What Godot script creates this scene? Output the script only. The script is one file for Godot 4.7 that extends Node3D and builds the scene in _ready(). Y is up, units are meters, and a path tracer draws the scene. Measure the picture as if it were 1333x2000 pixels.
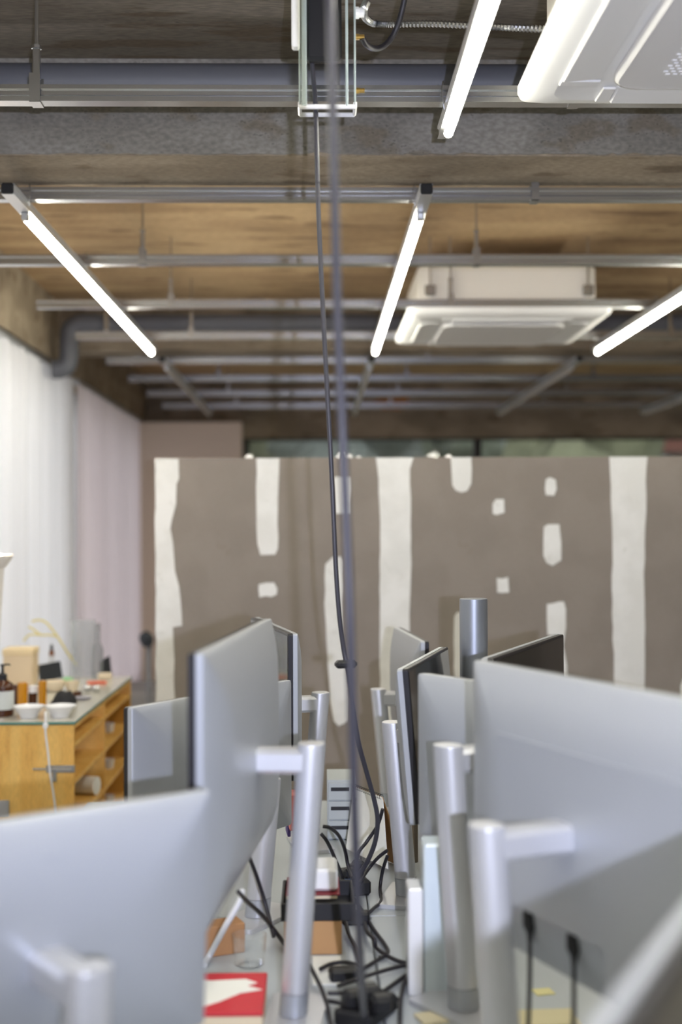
extends Node3D
# An office with raw concrete ceiling, strip lights on raceway rails, two rows of desks back to back and a half-finished drywall partition.
# X to the right, Y up, depth d = -Z. EYE is the camera's height above the floor.

const EYE := 1.59
const FPX := 2457.0
const DESK := 0.74
var cam_basis: Basis
var M := {}
var names := {}

# ---------------------------------------------------------------- positions
func V(x: float, h: float, d: float) -> Vector3:      # h is measured from the camera's height
	return Vector3(x, EYE + h, -d)

func P(px: float, py: float, d: float) -> Vector3:    # the point at depth d in the direction of a pixel
	var r: Vector3 = cam_basis * Vector3((px - 666.5) / FPX, -(py - 1000.0) / FPX, -1.0)
	return Vector3(0, EYE, 0) + r * (d / -r.z)

func PY(px: float, py: float, y: float) -> Vector3:   # the point at height y above the floor in the direction of a pixel
	var r: Vector3 = cam_basis * Vector3((px - 666.5) / FPX, -(py - 1000.0) / FPX, -1.0)
	return Vector3(0, EYE, 0) + r * ((y - EYE) / r.y)

# ---------------------------------------------------------------- nodes
func numbered(n: String) -> String:
	if not names.has(n):
		names[n] = 0
		return n
	names[n] += 1
	return "%s_%03d" % [n, names[n]]

func tag(o: Node, label: String, category: String, group := "", kind := "") -> void:
	if label != "": o.set_meta("label", label)
	if category != "": o.set_meta("category", category)
	if group != "": o.set_meta("group", group)
	if kind != "": o.set_meta("kind", kind)

func thing(called: String, at: Vector3, label: String, category: String, group := "") -> Node3D:
	var o := Node3D.new()
	o.name = numbered(called)
	add_child(o)
	o.position = at
	tag(o, label, category, group)
	return o

func obj(called: String, mesh: Mesh, m: Material, parent: Node3D = null, label := "") -> MeshInstance3D:
	var o := MeshInstance3D.new()          # meshes are made in room coordinates
	o.mesh = mesh
	o.material_override = m
	o.cast_shadow = GeometryInstance3D.SHADOW_CASTING_SETTING_DOUBLE_SIDED
	if parent == null:
		o.name = numbered(called)
		add_child(o)
	else:
		o.name = called
		parent.add_child(o, true)
	o.global_position = Vector3.ZERO
	if label != "": o.set_meta("label", label)
	return o

func single(called: String, mesh: Mesh, m: Material, label: String, category: String, group := "", kind := "") -> MeshInstance3D:
	var o := obj(called, mesh, m)
	tag(o, label, category, group, kind)
	return o

func struct(called: String, mesh: Mesh, m: Material, label: String, parent: Node3D = null) -> MeshInstance3D:
	var o := obj(called, mesh, m, parent)
	if parent == null: tag(o, label, "", "", "structure")
	return o

# ---------------------------------------------------------------- mesh building
func mb(smooth := false) -> SurfaceTool:
	var st := SurfaceTool.new()
	st.begin(Mesh.PRIMITIVE_TRIANGLES)
	st.set_smooth_group(0 if smooth else -1)
	return st

func done(st: SurfaceTool) -> ArrayMesh:
	st.generate_normals()
	return st.commit()

func tri(st: SurfaceTool, a: Vector3, b: Vector3, c: Vector3, out: Vector3) -> void:
	st.add_vertex(a)
	if (b - a).cross(c - a).dot(out) > 0.0:
		st.add_vertex(c); st.add_vertex(b)
	else:
		st.add_vertex(b); st.add_vertex(c)

func quad(st: SurfaceTool, a: Vector3, b: Vector3, c: Vector3, d: Vector3, out: Vector3) -> void:
	tri(st, a, b, c, out)
	tri(st, a, c, d, out)

func add_box(st: SurfaceTool, xf: Transform3D, size: Vector3, bevel := 0.0) -> void:
	var h := size * 0.5
	var b: float = minf(bevel, minf(h.x, minf(h.y, h.z)) * 0.9)
	var p := func(sx: int, sy: int, sz: int, axis: int) -> Vector3:
		var v := Vector3(h.x * sx, h.y * sy, h.z * sz)
		if axis != 0: v.x -= b * sx
		if axis != 1: v.y -= b * sy
		if axis != 2: v.z -= b * sz
		return xf * v
	var S := [-1, 1]
	for s in S:
		quad(st, p.call(s, -1, -1, 0), p.call(s, 1, -1, 0), p.call(s, 1, 1, 0), p.call(s, -1, 1, 0), xf.basis * Vector3(s, 0, 0))
		quad(st, p.call(-1, s, -1, 1), p.call(1, s, -1, 1), p.call(1, s, 1, 1), p.call(-1, s, 1, 1), xf.basis * Vector3(0, s, 0))
		quad(st, p.call(-1, -1, s, 2), p.call(1, -1, s, 2), p.call(1, 1, s, 2), p.call(-1, 1, s, 2), xf.basis * Vector3(0, 0, s))
	if b <= 0.0: return
	for s in S:
		for t in S:
			quad(st, p.call(s, t, -1, 0), p.call(s, t, 1, 0), p.call(s, t, 1, 1), p.call(s, t, -1, 1), xf.basis * Vector3(s, t, 0))
			quad(st, p.call(s, -1, t, 0), p.call(s, 1, t, 0), p.call(s, 1, t, 2), p.call(s, -1, t, 2), xf.basis * Vector3(s, 0, t))
			quad(st, p.call(-1, s, t, 1), p.call(1, s, t, 1), p.call(1, s, t, 2), p.call(-1, s, t, 2), xf.basis * Vector3(0, s, t))
			for u in S:
				tri(st, p.call(s, t, u, 0), p.call(s, t, u, 1), p.call(s, t, u, 2), xf.basis * Vector3(s, t, u))

func at(c: Vector3, turn := 0.0) -> Transform3D:
	return Transform3D(Basis(Vector3.UP, turn), c)

func box(c: Vector3, size: Vector3, bevel := 0.003, turn := 0.0) -> ArrayMesh:
	var st := mb()
	add_box(st, at(c, turn), size, bevel)
	return done(st)

func span(x0: float, x1: float, y0: float, y1: float, d0: float, d1: float, bevel := 0.0) -> ArrayMesh:   # y above the floor
	return box(Vector3((x0 + x1) / 2, (y0 + y1) / 2, -(d0 + d1) / 2), Vector3(absf(x1 - x0), absf(y1 - y0), absf(d1 - d0)), bevel)

# rings of equal length, joined one to the next; `mid` points lie inside
func add_rings(st: SurfaceTool, rings: Array, closed := true, cap0 := true, cap1 := true) -> void:
	for k in rings.size() - 1:
		var a: PackedVector3Array = rings[k]
		var b: PackedVector3Array = rings[k + 1]
		var mid := Vector3.ZERO
		for v in a: mid += v
		for v in b: mid += v
		mid /= a.size() + b.size()
		var n := a.size()
		for i in (n if closed else n - 1):
			var j := (i + 1) % n
			var c := (a[i] + a[j] + b[i] + b[j]) / 4.0
			var out := (a[j] - a[i]).cross(b[i] - a[i]) + (b[j] - b[i]).cross(b[j] - a[j])
			if out.dot(c - mid) < 0.0: out = -out
			quad(st, a[i], a[j], b[j], b[i], out)
	if cap0: add_cap(st, rings[0], rings[1])
	if cap1: add_cap(st, rings[-1], rings[-2])

func add_cap(st: SurfaceTool, r: PackedVector3Array, inner: PackedVector3Array) -> void:
	var c := Vector3.ZERO
	var ci := Vector3.ZERO
	for v in r: c += v
	for v in inner: ci += v
	c /= r.size()
	ci /= inner.size()
	var n := (r[1] - r[0]).cross(r[r.size() / 3 * 2] - r[0])
	if n.dot(c - ci) < 0.0: n = -n
	for i in r.size():
		tri(st, c, r[i], r[(i + 1) % r.size()], n)

func ring(xf: Transform3D, pts: PackedVector2Array) -> PackedVector3Array:
	var o := PackedVector3Array()
	for p in pts: o.append(xf * Vector3(p.x, p.y, 0))
	return o

func rrect(w: float, h: float, r: float, n := 4) -> PackedVector2Array:
	var o := PackedVector2Array()
	var cs := [Vector2(w / 2 - r, h / 2 - r), Vector2(-w / 2 + r, h / 2 - r), Vector2(-w / 2 + r, -h / 2 + r), Vector2(w / 2 - r, -h / 2 + r)]
	for k in 4:
		for i in n + 1:
			var a := (k + float(i) / n) * PI / 2
			o.append(cs[k] + Vector2(cos(a), sin(a)) * r)
	return o

func circle(r: float, n := 16) -> PackedVector2Array:
	var o := PackedVector2Array()
	for i in n: o.append(Vector2(cos(TAU * i / n), sin(TAU * i / n)) * r)
	return o

func add_extrude(st: SurfaceTool, xf: Transform3D, poly: PackedVector2Array, z0: float, z1: float) -> void:
	var idx := Geometry2D.triangulate_polygon(poly)
	for k in range(0, idx.size(), 3):
		var a := poly[idx[k]]; var b := poly[idx[k + 1]]; var c := poly[idx[k + 2]]
		tri(st, xf * Vector3(a.x, a.y, z1), xf * Vector3(b.x, b.y, z1), xf * Vector3(c.x, c.y, z1), xf.basis.z * signf(z1 - z0))
		tri(st, xf * Vector3(a.x, a.y, z0), xf * Vector3(b.x, b.y, z0), xf * Vector3(c.x, c.y, z0), xf.basis.z * signf(z0 - z1))
	var s := -1.0 if Geometry2D.is_polygon_clockwise(poly) else 1.0
	for i in poly.size():
		var p := poly[i]; var q := poly[(i + 1) % poly.size()]
		var e := (q - p) * s
		quad(st, xf * Vector3(p.x, p.y, z0), xf * Vector3(q.x, q.y, z0), xf * Vector3(q.x, q.y, z1), xf * Vector3(p.x, p.y, z1), xf.basis * Vector3(e.y, -e.x, 0))

func extrude(xf: Transform3D, poly: PackedVector2Array, z0: float, z1: float) -> ArrayMesh:
	var st := mb()
	add_extrude(st, xf, poly, z0, z1)
	return done(st)

func add_lathe(st: SurfaceTool, base: Vector3, prof: Array, n := 24, axis := Vector3.UP) -> void:   # prof: [r, height] from bottom to top
	var ax := axis.normalized()
	var u := ax.cross(Vector3(0.31, 0.2, 0.93)).normalized()
	var w := ax.cross(u)
	var rings := []
	for p in prof:
		var rg := PackedVector3Array()
		for i in n:
			var a := TAU * i / n
			rg.append(base + ax * float(p[1]) + (u * cos(a) + w * sin(a)) * maxf(float(p[0]), 0.0004))
		rings.append(rg)
	add_rings(st, rings, true, true, true)

func lathe(base: Vector3, prof: Array, n := 24, axis := Vector3.UP, smooth := true) -> ArrayMesh:
	var st := mb(false)
	add_lathe(st, base, prof, n, axis)
	if smooth: return soften(st)
	return done(st)

func soften(st: SurfaceTool, limit := 0.72) -> ArrayMesh:      # smooth where faces meet at less than about 44 degrees
	var m := st.commit()
	var ar := m.surface_get_arrays(0)
	var v: PackedVector3Array = ar[Mesh.ARRAY_VERTEX]
	var face := PackedVector3Array()
	var at_point := {}
	for k in range(0, v.size(), 3):
		var n := (v[k + 2] - v[k]).cross(v[k + 1] - v[k])
		face.append(n)
		for j in 3:
			var key := (v[k + j] * 20000.0).round()
			if not at_point.has(key): at_point[key] = []
			at_point[key].append(k / 3)
	var normals := PackedVector3Array()
	for k in v.size():
		var own := face[k / 3].normalized()
		var sum := Vector3.ZERO
		for f in at_point[(v[k] * 20000.0).round()]:
			if face[f].normalized().dot(own) > limit: sum += face[f]
		normals.append(sum.normalized() if sum.length() > 0.0 else own)
	var out := ArrayMesh.new()
	var na := []
	na.resize(Mesh.ARRAY_MAX)
	na[Mesh.ARRAY_VERTEX] = v
	na[Mesh.ARRAY_NORMAL] = normals
	out.add_surface_from_arrays(Mesh.PRIMITIVE_TRIANGLES, na)
	return out

func add_tube(st: SurfaceTool, pts: Array, r: float, n := 8, steps := 6, ripple := 0.0) -> void:
	var line: Array[Vector3] = []
	for i in pts.size() - 1:
		var p0: Vector3 = pts[maxi(i - 1, 0)]; var p1: Vector3 = pts[i]; var p2: Vector3 = pts[i + 1]; var p3: Vector3 = pts[mini(i + 2, pts.size() - 1)]
		var m := steps if pts.size() > 2 or ripple > 0.0 else 1
		for k in m: line.append(p1.cubic_interpolate(p2, p0, p3, float(k) / m))
	line.append(pts[-1])
	var t := (line[1] - line[0]).normalized()
	var u := t.cross(Vector3.UP if absf(t.y) < 0.9 else Vector3.RIGHT).normalized()
	var rings := []
	for i in line.size():
		var t2 := (line[mini(i + 1, line.size() - 1)] - line[maxi(i - 1, 0)]).normalized()
		u = (u - t2 * u.dot(t2)).normalized()
		var w := t2.cross(u)
		var rg := PackedVector3Array()
		var rr := r * (1.0 + (ripple if i % 2 == 0 else -ripple))
		for k in n: rg.append(line[i] + (u * cos(TAU * k / n) + w * sin(TAU * k / n)) * rr)
		rings.append(rg)
	add_rings(st, rings)

func tube(pts: Array, r: float, n := 8, steps := 6) -> ArrayMesh:
	var st := mb()
	add_tube(st, pts, r, n, steps)
	return soften(st, 0.5)

# ---------------------------------------------------------------- materials
func mat(c: Color, rough := 0.6, metal := 0.0) -> StandardMaterial3D:
	var m := StandardMaterial3D.new()
	m.albedo_color = c
	m.roughness = rough
	m.metallic = metal
	return m

func c8(r: int, g: int, b: int) -> Color:
	return Color(r / 255.0, g / 255.0, b / 255.0)

func noise_image(seed_: int, freq: float, octaves := 4, size := 512) -> Image:
	var n := FastNoiseLite.new()
	n.seed = seed_
	n.frequency = freq
	n.fractal_octaves = octaves
	n.noise_type = FastNoiseLite.TYPE_SIMPLEX_SMOOTH
	var im := n.get_seamless_image(size, size)
	im.convert(Image.FORMAT_L8)
	return im

# stained material: base to light by a coarse pattern, stains where a second one is high, specks of a third
func stained(base: Color, light: Color, stain: Color, specks: float, seed_: int, scale: Vector3, stain_at := 0.62, rough := 0.9, relief := 0.05) -> StandardMaterial3D:
	var a := noise_image(seed_, 0.006, 5)
	var b := noise_image(seed_ + 7, 0.012, 4)
	var g := noise_image(seed_ + 13, 0.16, 4)
	var out := Image.create(512, 512, false, Image.FORMAT_RGB8)
	for y in 512:
		for x in 512:
			var c := base.lerp(light, smoothstep(0.25, 0.75, a.get_pixel(x, y).r))
			var s := smoothstep(stain_at, stain_at + 0.16, b.get_pixel(x, y).r)
			c = c.lerp(stain, s * 0.7)
			var gv := g.get_pixel(x, y).r
			var k := 1.0 + (gv - 0.5) * specks - smoothstep(0.70, 0.78, gv) * specks * smoothstep(0.45, 0.6, b.get_pixel(x, y).r)      # pits
			out.set_pixel(x, y, Color(c.r * k, c.g * k, c.b * k))
	out.generate_mipmaps()
	var m := mat(Color.WHITE, rough)
	m.albedo_texture = ImageTexture.create_from_image(out)
	m.uv1_triplanar = true
	m.uv1_world_triplanar = true
	m.uv1_scale = scale
	if relief > 0.0:
		m.heightmap_enabled = true
		m.heightmap_texture = ImageTexture.create_from_image(g)
		m.heightmap_scale = relief
	return m

func pane(c: Color, alpha: float, rough := 0.02) -> StandardMaterial3D:
	var m := mat(Color(c.r, c.g, c.b, alpha), rough)
	m.transparency = BaseMaterial3D.TRANSPARENCY_ALPHA
	return m

func make_materials() -> void:
	M.slab_grey = stained(c8(104, 96, 84), c8(128, 120, 108), c8(92, 78, 60), 0.35, 11, Vector3(0.22, 0.9, 1.1))
	M.slab_tan = stained(c8(170, 142, 106), c8(196, 168, 128), c8(122, 96, 68), 0.25, 23, Vector3(0.25, 0.8, 0.9), 0.68)
	M.beam = stained(c8(138, 125, 106), c8(162, 148, 127), c8(112, 96, 76), 0.3, 41, Vector3(0.4, 0.9, 1.0), 0.66)
	M.render_coat = stained(c8(130, 126, 118), c8(150, 146, 138), c8(122, 112, 96), 0.3, 47, Vector3(0.5, 0.8, 0.8), 0.66)
	M.board = stained(c8(142, 133, 125), c8(147, 138, 130), c8(140, 130, 121), 0.06, 71, Vector3(1, 1, 1), 0.8, 0.85, 0.0)
	M.plaster = stained(c8(232, 232, 229), c8(240, 240, 238), c8(226, 226, 222), 0.04, 83, Vector3(1.4, 1.4, 1.4), 0.75, 0.8, 0.03)
	M.wood = stained(c8(226, 176, 88), c8(234, 190, 104), c8(214, 158, 74), 0.16, 97, Vector3(2.4, 0.35, 2.4), 0.66, 0.55, 0.02)
	M.floor = stained(c8(204, 201, 196), c8(214, 212, 207), c8(194, 190, 184), 0.15, 101, Vector3(0.4, 0.4, 0.4), 0.7, 0.5, 0.0)
	M.white_wall = mat(c8(226, 221, 214), 0.85)
	M.beige_wall = mat(c8(232, 217, 200), 0.85)
	M.galv = mat(c8(200, 202, 204), 0.26, 1.0)
	M.alu = mat(c8(206, 208, 210), 0.38, 0.9)
	M.plug = mat(c8(22, 22, 24), 0.7)
	M.pvc = mat(c8(92, 94, 101), 0.5)
	M.ac = mat(c8(240, 240, 238), 0.4)
	M.ac_grille = mat(c8(228, 227, 225), 0.55)
	M.ac_body = mat(c8(232, 228, 220), 0.6)
	M.tube_lit = mat(c8(255, 255, 255), 0.5)
	M.tube_lit.emission_enabled = true
	M.tube_lit.emission = Color(1.0, 0.985, 0.92)
	M.tube_lit.emission_energy_multiplier = 27.0
	M.tube_off = mat(c8(205, 200, 196), 0.4)
	M.silver = mat(c8(174, 178, 184), 0.42, 0.4)
	M.silver_bright = mat(c8(204, 205, 209), 0.4, 0.5)
	M.post = mat(c8(150, 155, 163), 0.42, 0.7)
	M.concrete_wall = mat(c8(150, 145, 138), 0.85)
	M.bezel = mat(c8(26, 25, 30), 0.4)
	M.screen = mat(c8(14, 14, 17), 0.08)
	M.black = mat(c8(22, 22, 26), 0.5)
	M.cable = mat(c8(34, 32, 38), 0.45)
	M.cable_grey = mat(c8(56, 55, 63), 0.4)
	M.cable_white = mat(c8(222, 224, 226), 0.5)
	M.brass = mat(c8(206, 170, 96), 0.3, 1.0)
	M.clear = pane(c8(226, 238, 236), 0.04)
	M.clear_edge = pane(c8(214, 228, 226), 0.5, 0.1)
	M.glass = pane(c8(220, 232, 230), 0.08)
	M.desk = mat(c8(180, 186, 190), 0.45)
	M.curtain = mat(c8(236, 236, 238), 0.9)
	M.curtain.backlight_enabled = true
	M.curtain.backlight = Color(0.9, 0.9, 0.92)
	M.curtain.cull_mode = BaseMaterial3D.CULL_DISABLED
	M.curtain_far = mat(c8(232, 222, 222), 0.9)
	M.curtain_far.backlight_enabled = true
	M.curtain_far.backlight = Color(0.9, 0.86, 0.88)
	M.curtain_far.cull_mode = BaseMaterial3D.CULL_DISABLED
	M.dark_frame = mat(c8(44, 38, 34), 0.6)
	M.white_gloss = mat(c8(240, 240, 240), 0.15)
	M.paper = mat(c8(236, 236, 230), 0.8)
	M.carton = mat(c8(188, 146, 100), 0.85)
	M.red = mat(c8(196, 44, 56), 0.6)
	M.amber = mat(c8(196, 132, 20), 0.2)
	M.amber_dark = mat(c8(74, 36, 12), 0.15)
	M.cream = mat(c8(226, 210, 180), 0.6)
	M.drawer = mat(c8(190, 196, 196), 0.6)
	M.leaf_a = mat(c8(98, 106, 88), 0.9)
	M.leaf_b = mat(c8(122, 126, 98), 0.9)
	M.leaf_c = mat(c8(92, 100, 94), 0.9)
	M.bark = mat(c8(84, 70, 56), 0.9)

# ---------------------------------------------------------------- camera and light
func camera_and_light() -> void:
	cam_basis = Basis(Vector3.UP, -atan(48.5 / FPX)) * Basis(Vector3.RIGHT, atan(35.0 / FPX)) * Basis(Vector3.BACK, -deg_to_rad(0.25))
	var cam := Camera3D.new()
	cam.name = "camera"
	var lens := CameraAttributesPhysical.new()
	lens.frustum_focal_length = 12.0 * FPX / 1000.0
	lens.exposure_aperture = 12.0 * FPX / 1000.0 / 27.0      # a pupil of 27 mm
	lens.frustum_focus_distance = 3.1
	cam.attributes = lens
	cam.fov = rad_to_deg(2.0 * atan(1000.0 / FPX))
	cam.near = 0.05
	cam.far = 400.0
	add_child(cam)
	cam.transform = Transform3D(cam_basis, Vector3(0, EYE, 0))
	cam.current = true

	var e := Environment.new()
	e.background_mode = Environment.BG_SKY
	var sm := ProceduralSkyMaterial.new()         # an overcast day
	sm.sky_top_color = Color(0.84, 0.85, 0.87)
	sm.sky_horizon_color = Color(0.90, 0.90, 0.905)
	sm.ground_bottom_color = Color(0.34, 0.34, 0.32)
	sm.ground_horizon_color = Color(0.50, 0.50, 0.48)
	sm.sky_energy_multiplier = 1.45
	sm.ground_energy_multiplier = 1.0
	var sky := Sky.new()
	sky.sky_material = sm
	e.sky = sky
	e.tonemap_mode = Environment.TONE_MAPPER_LINEAR
	e.tonemap_exposure = 1.28
	e.sdfgi_enabled = true
	e.ssao_enabled = true
	e.ssil_enabled = true
	var we := WorldEnvironment.new()
	we.name = "world"
	we.environment = e
	add_child(we)

	# the camera's own flash, a hand's breadth to the right of the lens: it throws the narrow shadows of cables and stands to their left
	var fl := SpotLight3D.new()
	fl.name = "camera_flash"
	add_child(fl)
	fl.transform = Transform3D(Basis(Vector3.RIGHT, deg_to_rad(7.0)), V(0.12, 0.0, -0.3))      # the head tips up a little
	fl.light_color = Color(0.87, 0.89, 1.0)
	fl.light_energy = 5.1
	fl.light_size = 0.012
	fl.spot_angle = 34.0
	fl.spot_angle_attenuation = 0.7
	fl.spot_range = 30.0
	fl.spot_attenuation = 2.0
	fl.shadow_enabled = true

# ---------------------------------------------------------------- the room
const XL := -1.62
const XR := 4.4
const DB := -2.4
const DF := 11.6
const SLAB := 1.365
const SOFFIT := 1.085

func build_room() -> void:
	struct("floor", span(XL - 0.3, XR + 0.2, -0.1, 0.0, DB - 0.2, DF + 0.2), M.floor, "grey concrete floor of the office")
	var top := EYE + SLAB
	struct("ceiling", span(XL - 0.3, XR + 0.2, top, top + 0.15, DB - 0.2, 3.63), M.slab_grey, "grey stained concrete slab before the first beam")
	struct("ceiling", span(XL - 0.3, XR + 0.2, top, top + 0.15, 3.63, 7.53), M.slab_tan, "tan stained concrete slab between the beams")
	struct("ceiling", span(XL - 0.3, XR + 0.2, top, top + 0.15, 7.53, DF + 0.2), M.slab_tan, "stained concrete slab beyond the second beam")
	# downstand beams across the room: a poured body and a softer board-marked soffit
	var lows := [[3.63, 3.96, "concrete beam before the lit bay"], [7.53, 7.86, "concrete beam behind the grey drain pipe"], [11.43, 11.76, "concrete beam over the far windows"]]
	for k in 3:
		var l = lows[k]
		var b := struct("ceiling_beam", span(XL - 0.3, XR + 0.2, EYE + SOFFIT + 0.012, top, l[0], l[1]), M.beam, l[2])
		struct("beam_soffit", span(XL - 0.3, XR + 0.2, EYE + SOFFIT, EYE + SOFFIT + 0.012, l[0] + 0.004, l[1] - 0.004), M.beam, "", b)
		if k == 0:      # a trowelled coat of grey render on its face, broken off raggedly along the lower edge
			var rng := RandomNumberGenerator.new()
			rng.seed = 19
			var rag := PackedVector2Array([Vector2(XR, top - 0.001), Vector2(-1.53, top - 0.001)])
			var x := -1.53
			while x < XR:
				rag.append(Vector2(x, EYE + SOFFIT + rng.randf_range(0.001, 0.006) + (0.006 if rng.randf() < 0.12 else 0.0)))
				x += rng.randf_range(0.012, 0.05)
			rag.append(Vector2(XR, EYE + SOFFIT + 0.003))
			struct("render_coat", extrude(Transform3D(Basis.IDENTITY, Vector3(0, 0, -3.63)), rag, -0.001, 0.004), M.render_coat, "", b)
	# edge beam along the windows on the left
	struct("ceiling_beam", span(XL - 0.3, -1.53, EYE + 1.0, top, DB, 7.53), M.beam, "concrete edge beam above the white curtains")
	struct("ceiling_beam", span(XL - 0.3, -1.53, EYE + 0.985, top, 7.86, DF), M.beam, "concrete edge beam beyond the drain pipe")
	# left wall: sill, piers and windows behind the curtains
	struct("wall_left", span(XL - 0.2, XL, 0.0, 0.35, DB, DF), M.white_wall, "white wall under the curtained windows")
	struct("column", span(XL - 0.25, XL + 0.005, 0.0, EYE + SOFFIT, 7.95, 8.12, 0.005), M.white_wall, "white plastered column behind the end of the pleated curtain")
	struct("wall_left", span(XL - 0.2, XL, 0.0, EYE + 1.2, DB, 2.6), M.white_wall, "white wall beside the curtained windows")
	struct("wall_left", span(XL - 0.2, XL, 0.0, EYE + 1.2, 11.0, DF), M.white_wall, "white wall in the far corner")
	window(1, 2.6, 7.95, 4)
	window(2, 8.12, 11.0, 3)
	struct("wall_right", span(XR, XR + 0.2, 0.0, top, DB, DF), M.concrete_wall, "grey concrete wall on the right")
	struct("wall_back", span(XL - 0.3, XR + 0.2, 0.0, top, DB - 0.2, DB), M.concrete_wall, "grey concrete wall behind the desks")
	# far wall: a low sill, a band of windows, a dark lintel
	struct("wall_far", span(XL - 0.3, XR + 0.2, 0.0, 0.8, DF, DF + 0.2), M.white_wall, "white sill wall under the far windows")
	struct("wall_far", span(XL - 0.3, XR + 0.2, EYE + 0.85, EYE + SOFFIT, DF - 0.02, DF + 0.2), M.beam, "concrete lintel over the far windows")
	struct("wall_far", span(XL, -0.655, 0.0, EYE + 0.957, 11.1, 11.3, 0.004), M.beige_wall, "beige wall piece in the far left corner")
	struct("wall_far", span(XL, -0.66, EYE + 0.957, EYE + SOFFIT, 11.32, DF), M.beam, "concrete above the beige wall piece")
	var w := Node3D.new()
	w.name = "window_3"
	add_child(w)
	w.position = V(1.8, -0.7, DF)
	tag(w, "long dark framed far window with trees outside", "", "", "structure")
	var xs := [-0.66, 1.505, 3.6, XR]
	for k in 3:
		obj("pane", span(xs[k], xs[k + 1], 0.8, EYE + 0.85, DF + 0.09, DF + 0.1), M.glass, w)
		obj("mullion", span(xs[k] - 0.035, xs[k] + 0.035, 0.8, EYE + 0.85, DF + 0.05, DF + 0.15, 0.004), M.dark_frame, w)
	obj("window_frame", span(-0.66, XR, EYE + 0.83, EYE + 0.87, DF + 0.05, DF + 0.15, 0.004), M.dark_frame, w)
	obj("window_frame", span(-0.66, XR, 0.78, 0.84, DF + 0.05, DF + 0.15, 0.004), M.dark_frame, w)
	# orange paint mark on the last beam
	var mark := PackedVector2Array([Vector2(-0.18, -0.03), Vector2(-0.1, 0.03), Vector2(0.16, 0.05), Vector2(0.2, -0.02), Vector2(0.1, -0.07), Vector2(-0.05, -0.06)])
	single("paint_mark", extrude(Transform3D(Basis.IDENTITY, P(760, 786, 11.43)), mark, 0.0, 0.002), mat(c8(172, 108, 36), 0.9), "orange paint mark on the far concrete beam", "paint mark")

func window(n: int, d0: float, d1: float, panes: int) -> void:
	var w := Node3D.new()
	w.name = "window_%d" % n
	add_child(w)
	w.position = Vector3(XL - 0.1, 0.35, -(d0 + d1) / 2)
	tag(w, "tall window behind the white curtain" if n == 1 else "tall window behind the far curtain", "", "", "structure")
	for k in panes:
		var a := lerpf(d0, d1, float(k) / panes)
		var b := lerpf(d0, d1, float(k + 1) / panes)
		obj("pane", span(XL - 0.11, XL - 0.1, 0.35, EYE + 1.0, a, b), M.glass, w)
		obj("mullion", span(XL - 0.14, XL - 0.07, 0.35, EYE + 1.0, a - 0.025, a + 0.025, 0.004), M.alu, w)
	obj("window_frame", span(XL - 0.14, XL - 0.07, 0.35, 0.4, d0, d1, 0.004), M.alu, w)

func curtain(called: String, x: float, d0: float, d1: float, top: float, m: Material, label: String) -> void:
	var st := mb(true)
	var rng := RandomNumberGenerator.new()
	rng.seed = 5 + int(d0 * 10)
	var n := int((d1 - d0) / 0.0125)
	var ph := 0.0
	var rows := [0.03, 1.0, top - 0.06, top]
	var last := []
	for i in n + 1:
		ph += rng.randf_range(0.45, 0.85)
		var d := lerpf(d0, d1, float(i) / n)
		var col := []
		for k in 4:
			var amp: float = [0.034, 0.03, 0.022, 0.018][k]
			col.append(Vector3(x + sin(ph) * amp + sin(ph * 0.37) * 0.012, rows[k], -d))
		if i > 0:
			for k in 3: quad(st, last[k], col[k], col[k + 1], last[k + 1], Vector3.RIGHT)
		last = col
	var t := thing(called, Vector3(x, 0, -(d0 + d1) / 2), label, "curtain")
	st.index()
	obj("cloth", done(st), m, t)
	obj("curtain_rail", span(x - 0.02, x + 0.02, top, top + 0.03, d0, d1, 0.003), M.alu, t)

# ---------------------------------------------------------------- ceiling installations
func rail_profile() -> PackedVector2Array:      # (depth, height): a channel with lips and a groove on each side
	return PackedVector2Array([Vector2(-0.02, -0.02), Vector2(0.02, -0.02), Vector2(0.02, -0.008), Vector2(0.016, -0.004), Vector2(0.016, 0.006), Vector2(0.02, 0.01), Vector2(0.02, 0.02), Vector2(0.008, 0.02), Vector2(0.006, 0.012), Vector2(-0.006, 0.012), Vector2(-0.008, 0.02), Vector2(-0.02, 0.02), Vector2(-0.02, 0.01), Vector2(-0.016, 0.006), Vector2(-0.016, -0.004), Vector2(-0.02, -0.008)])

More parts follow.
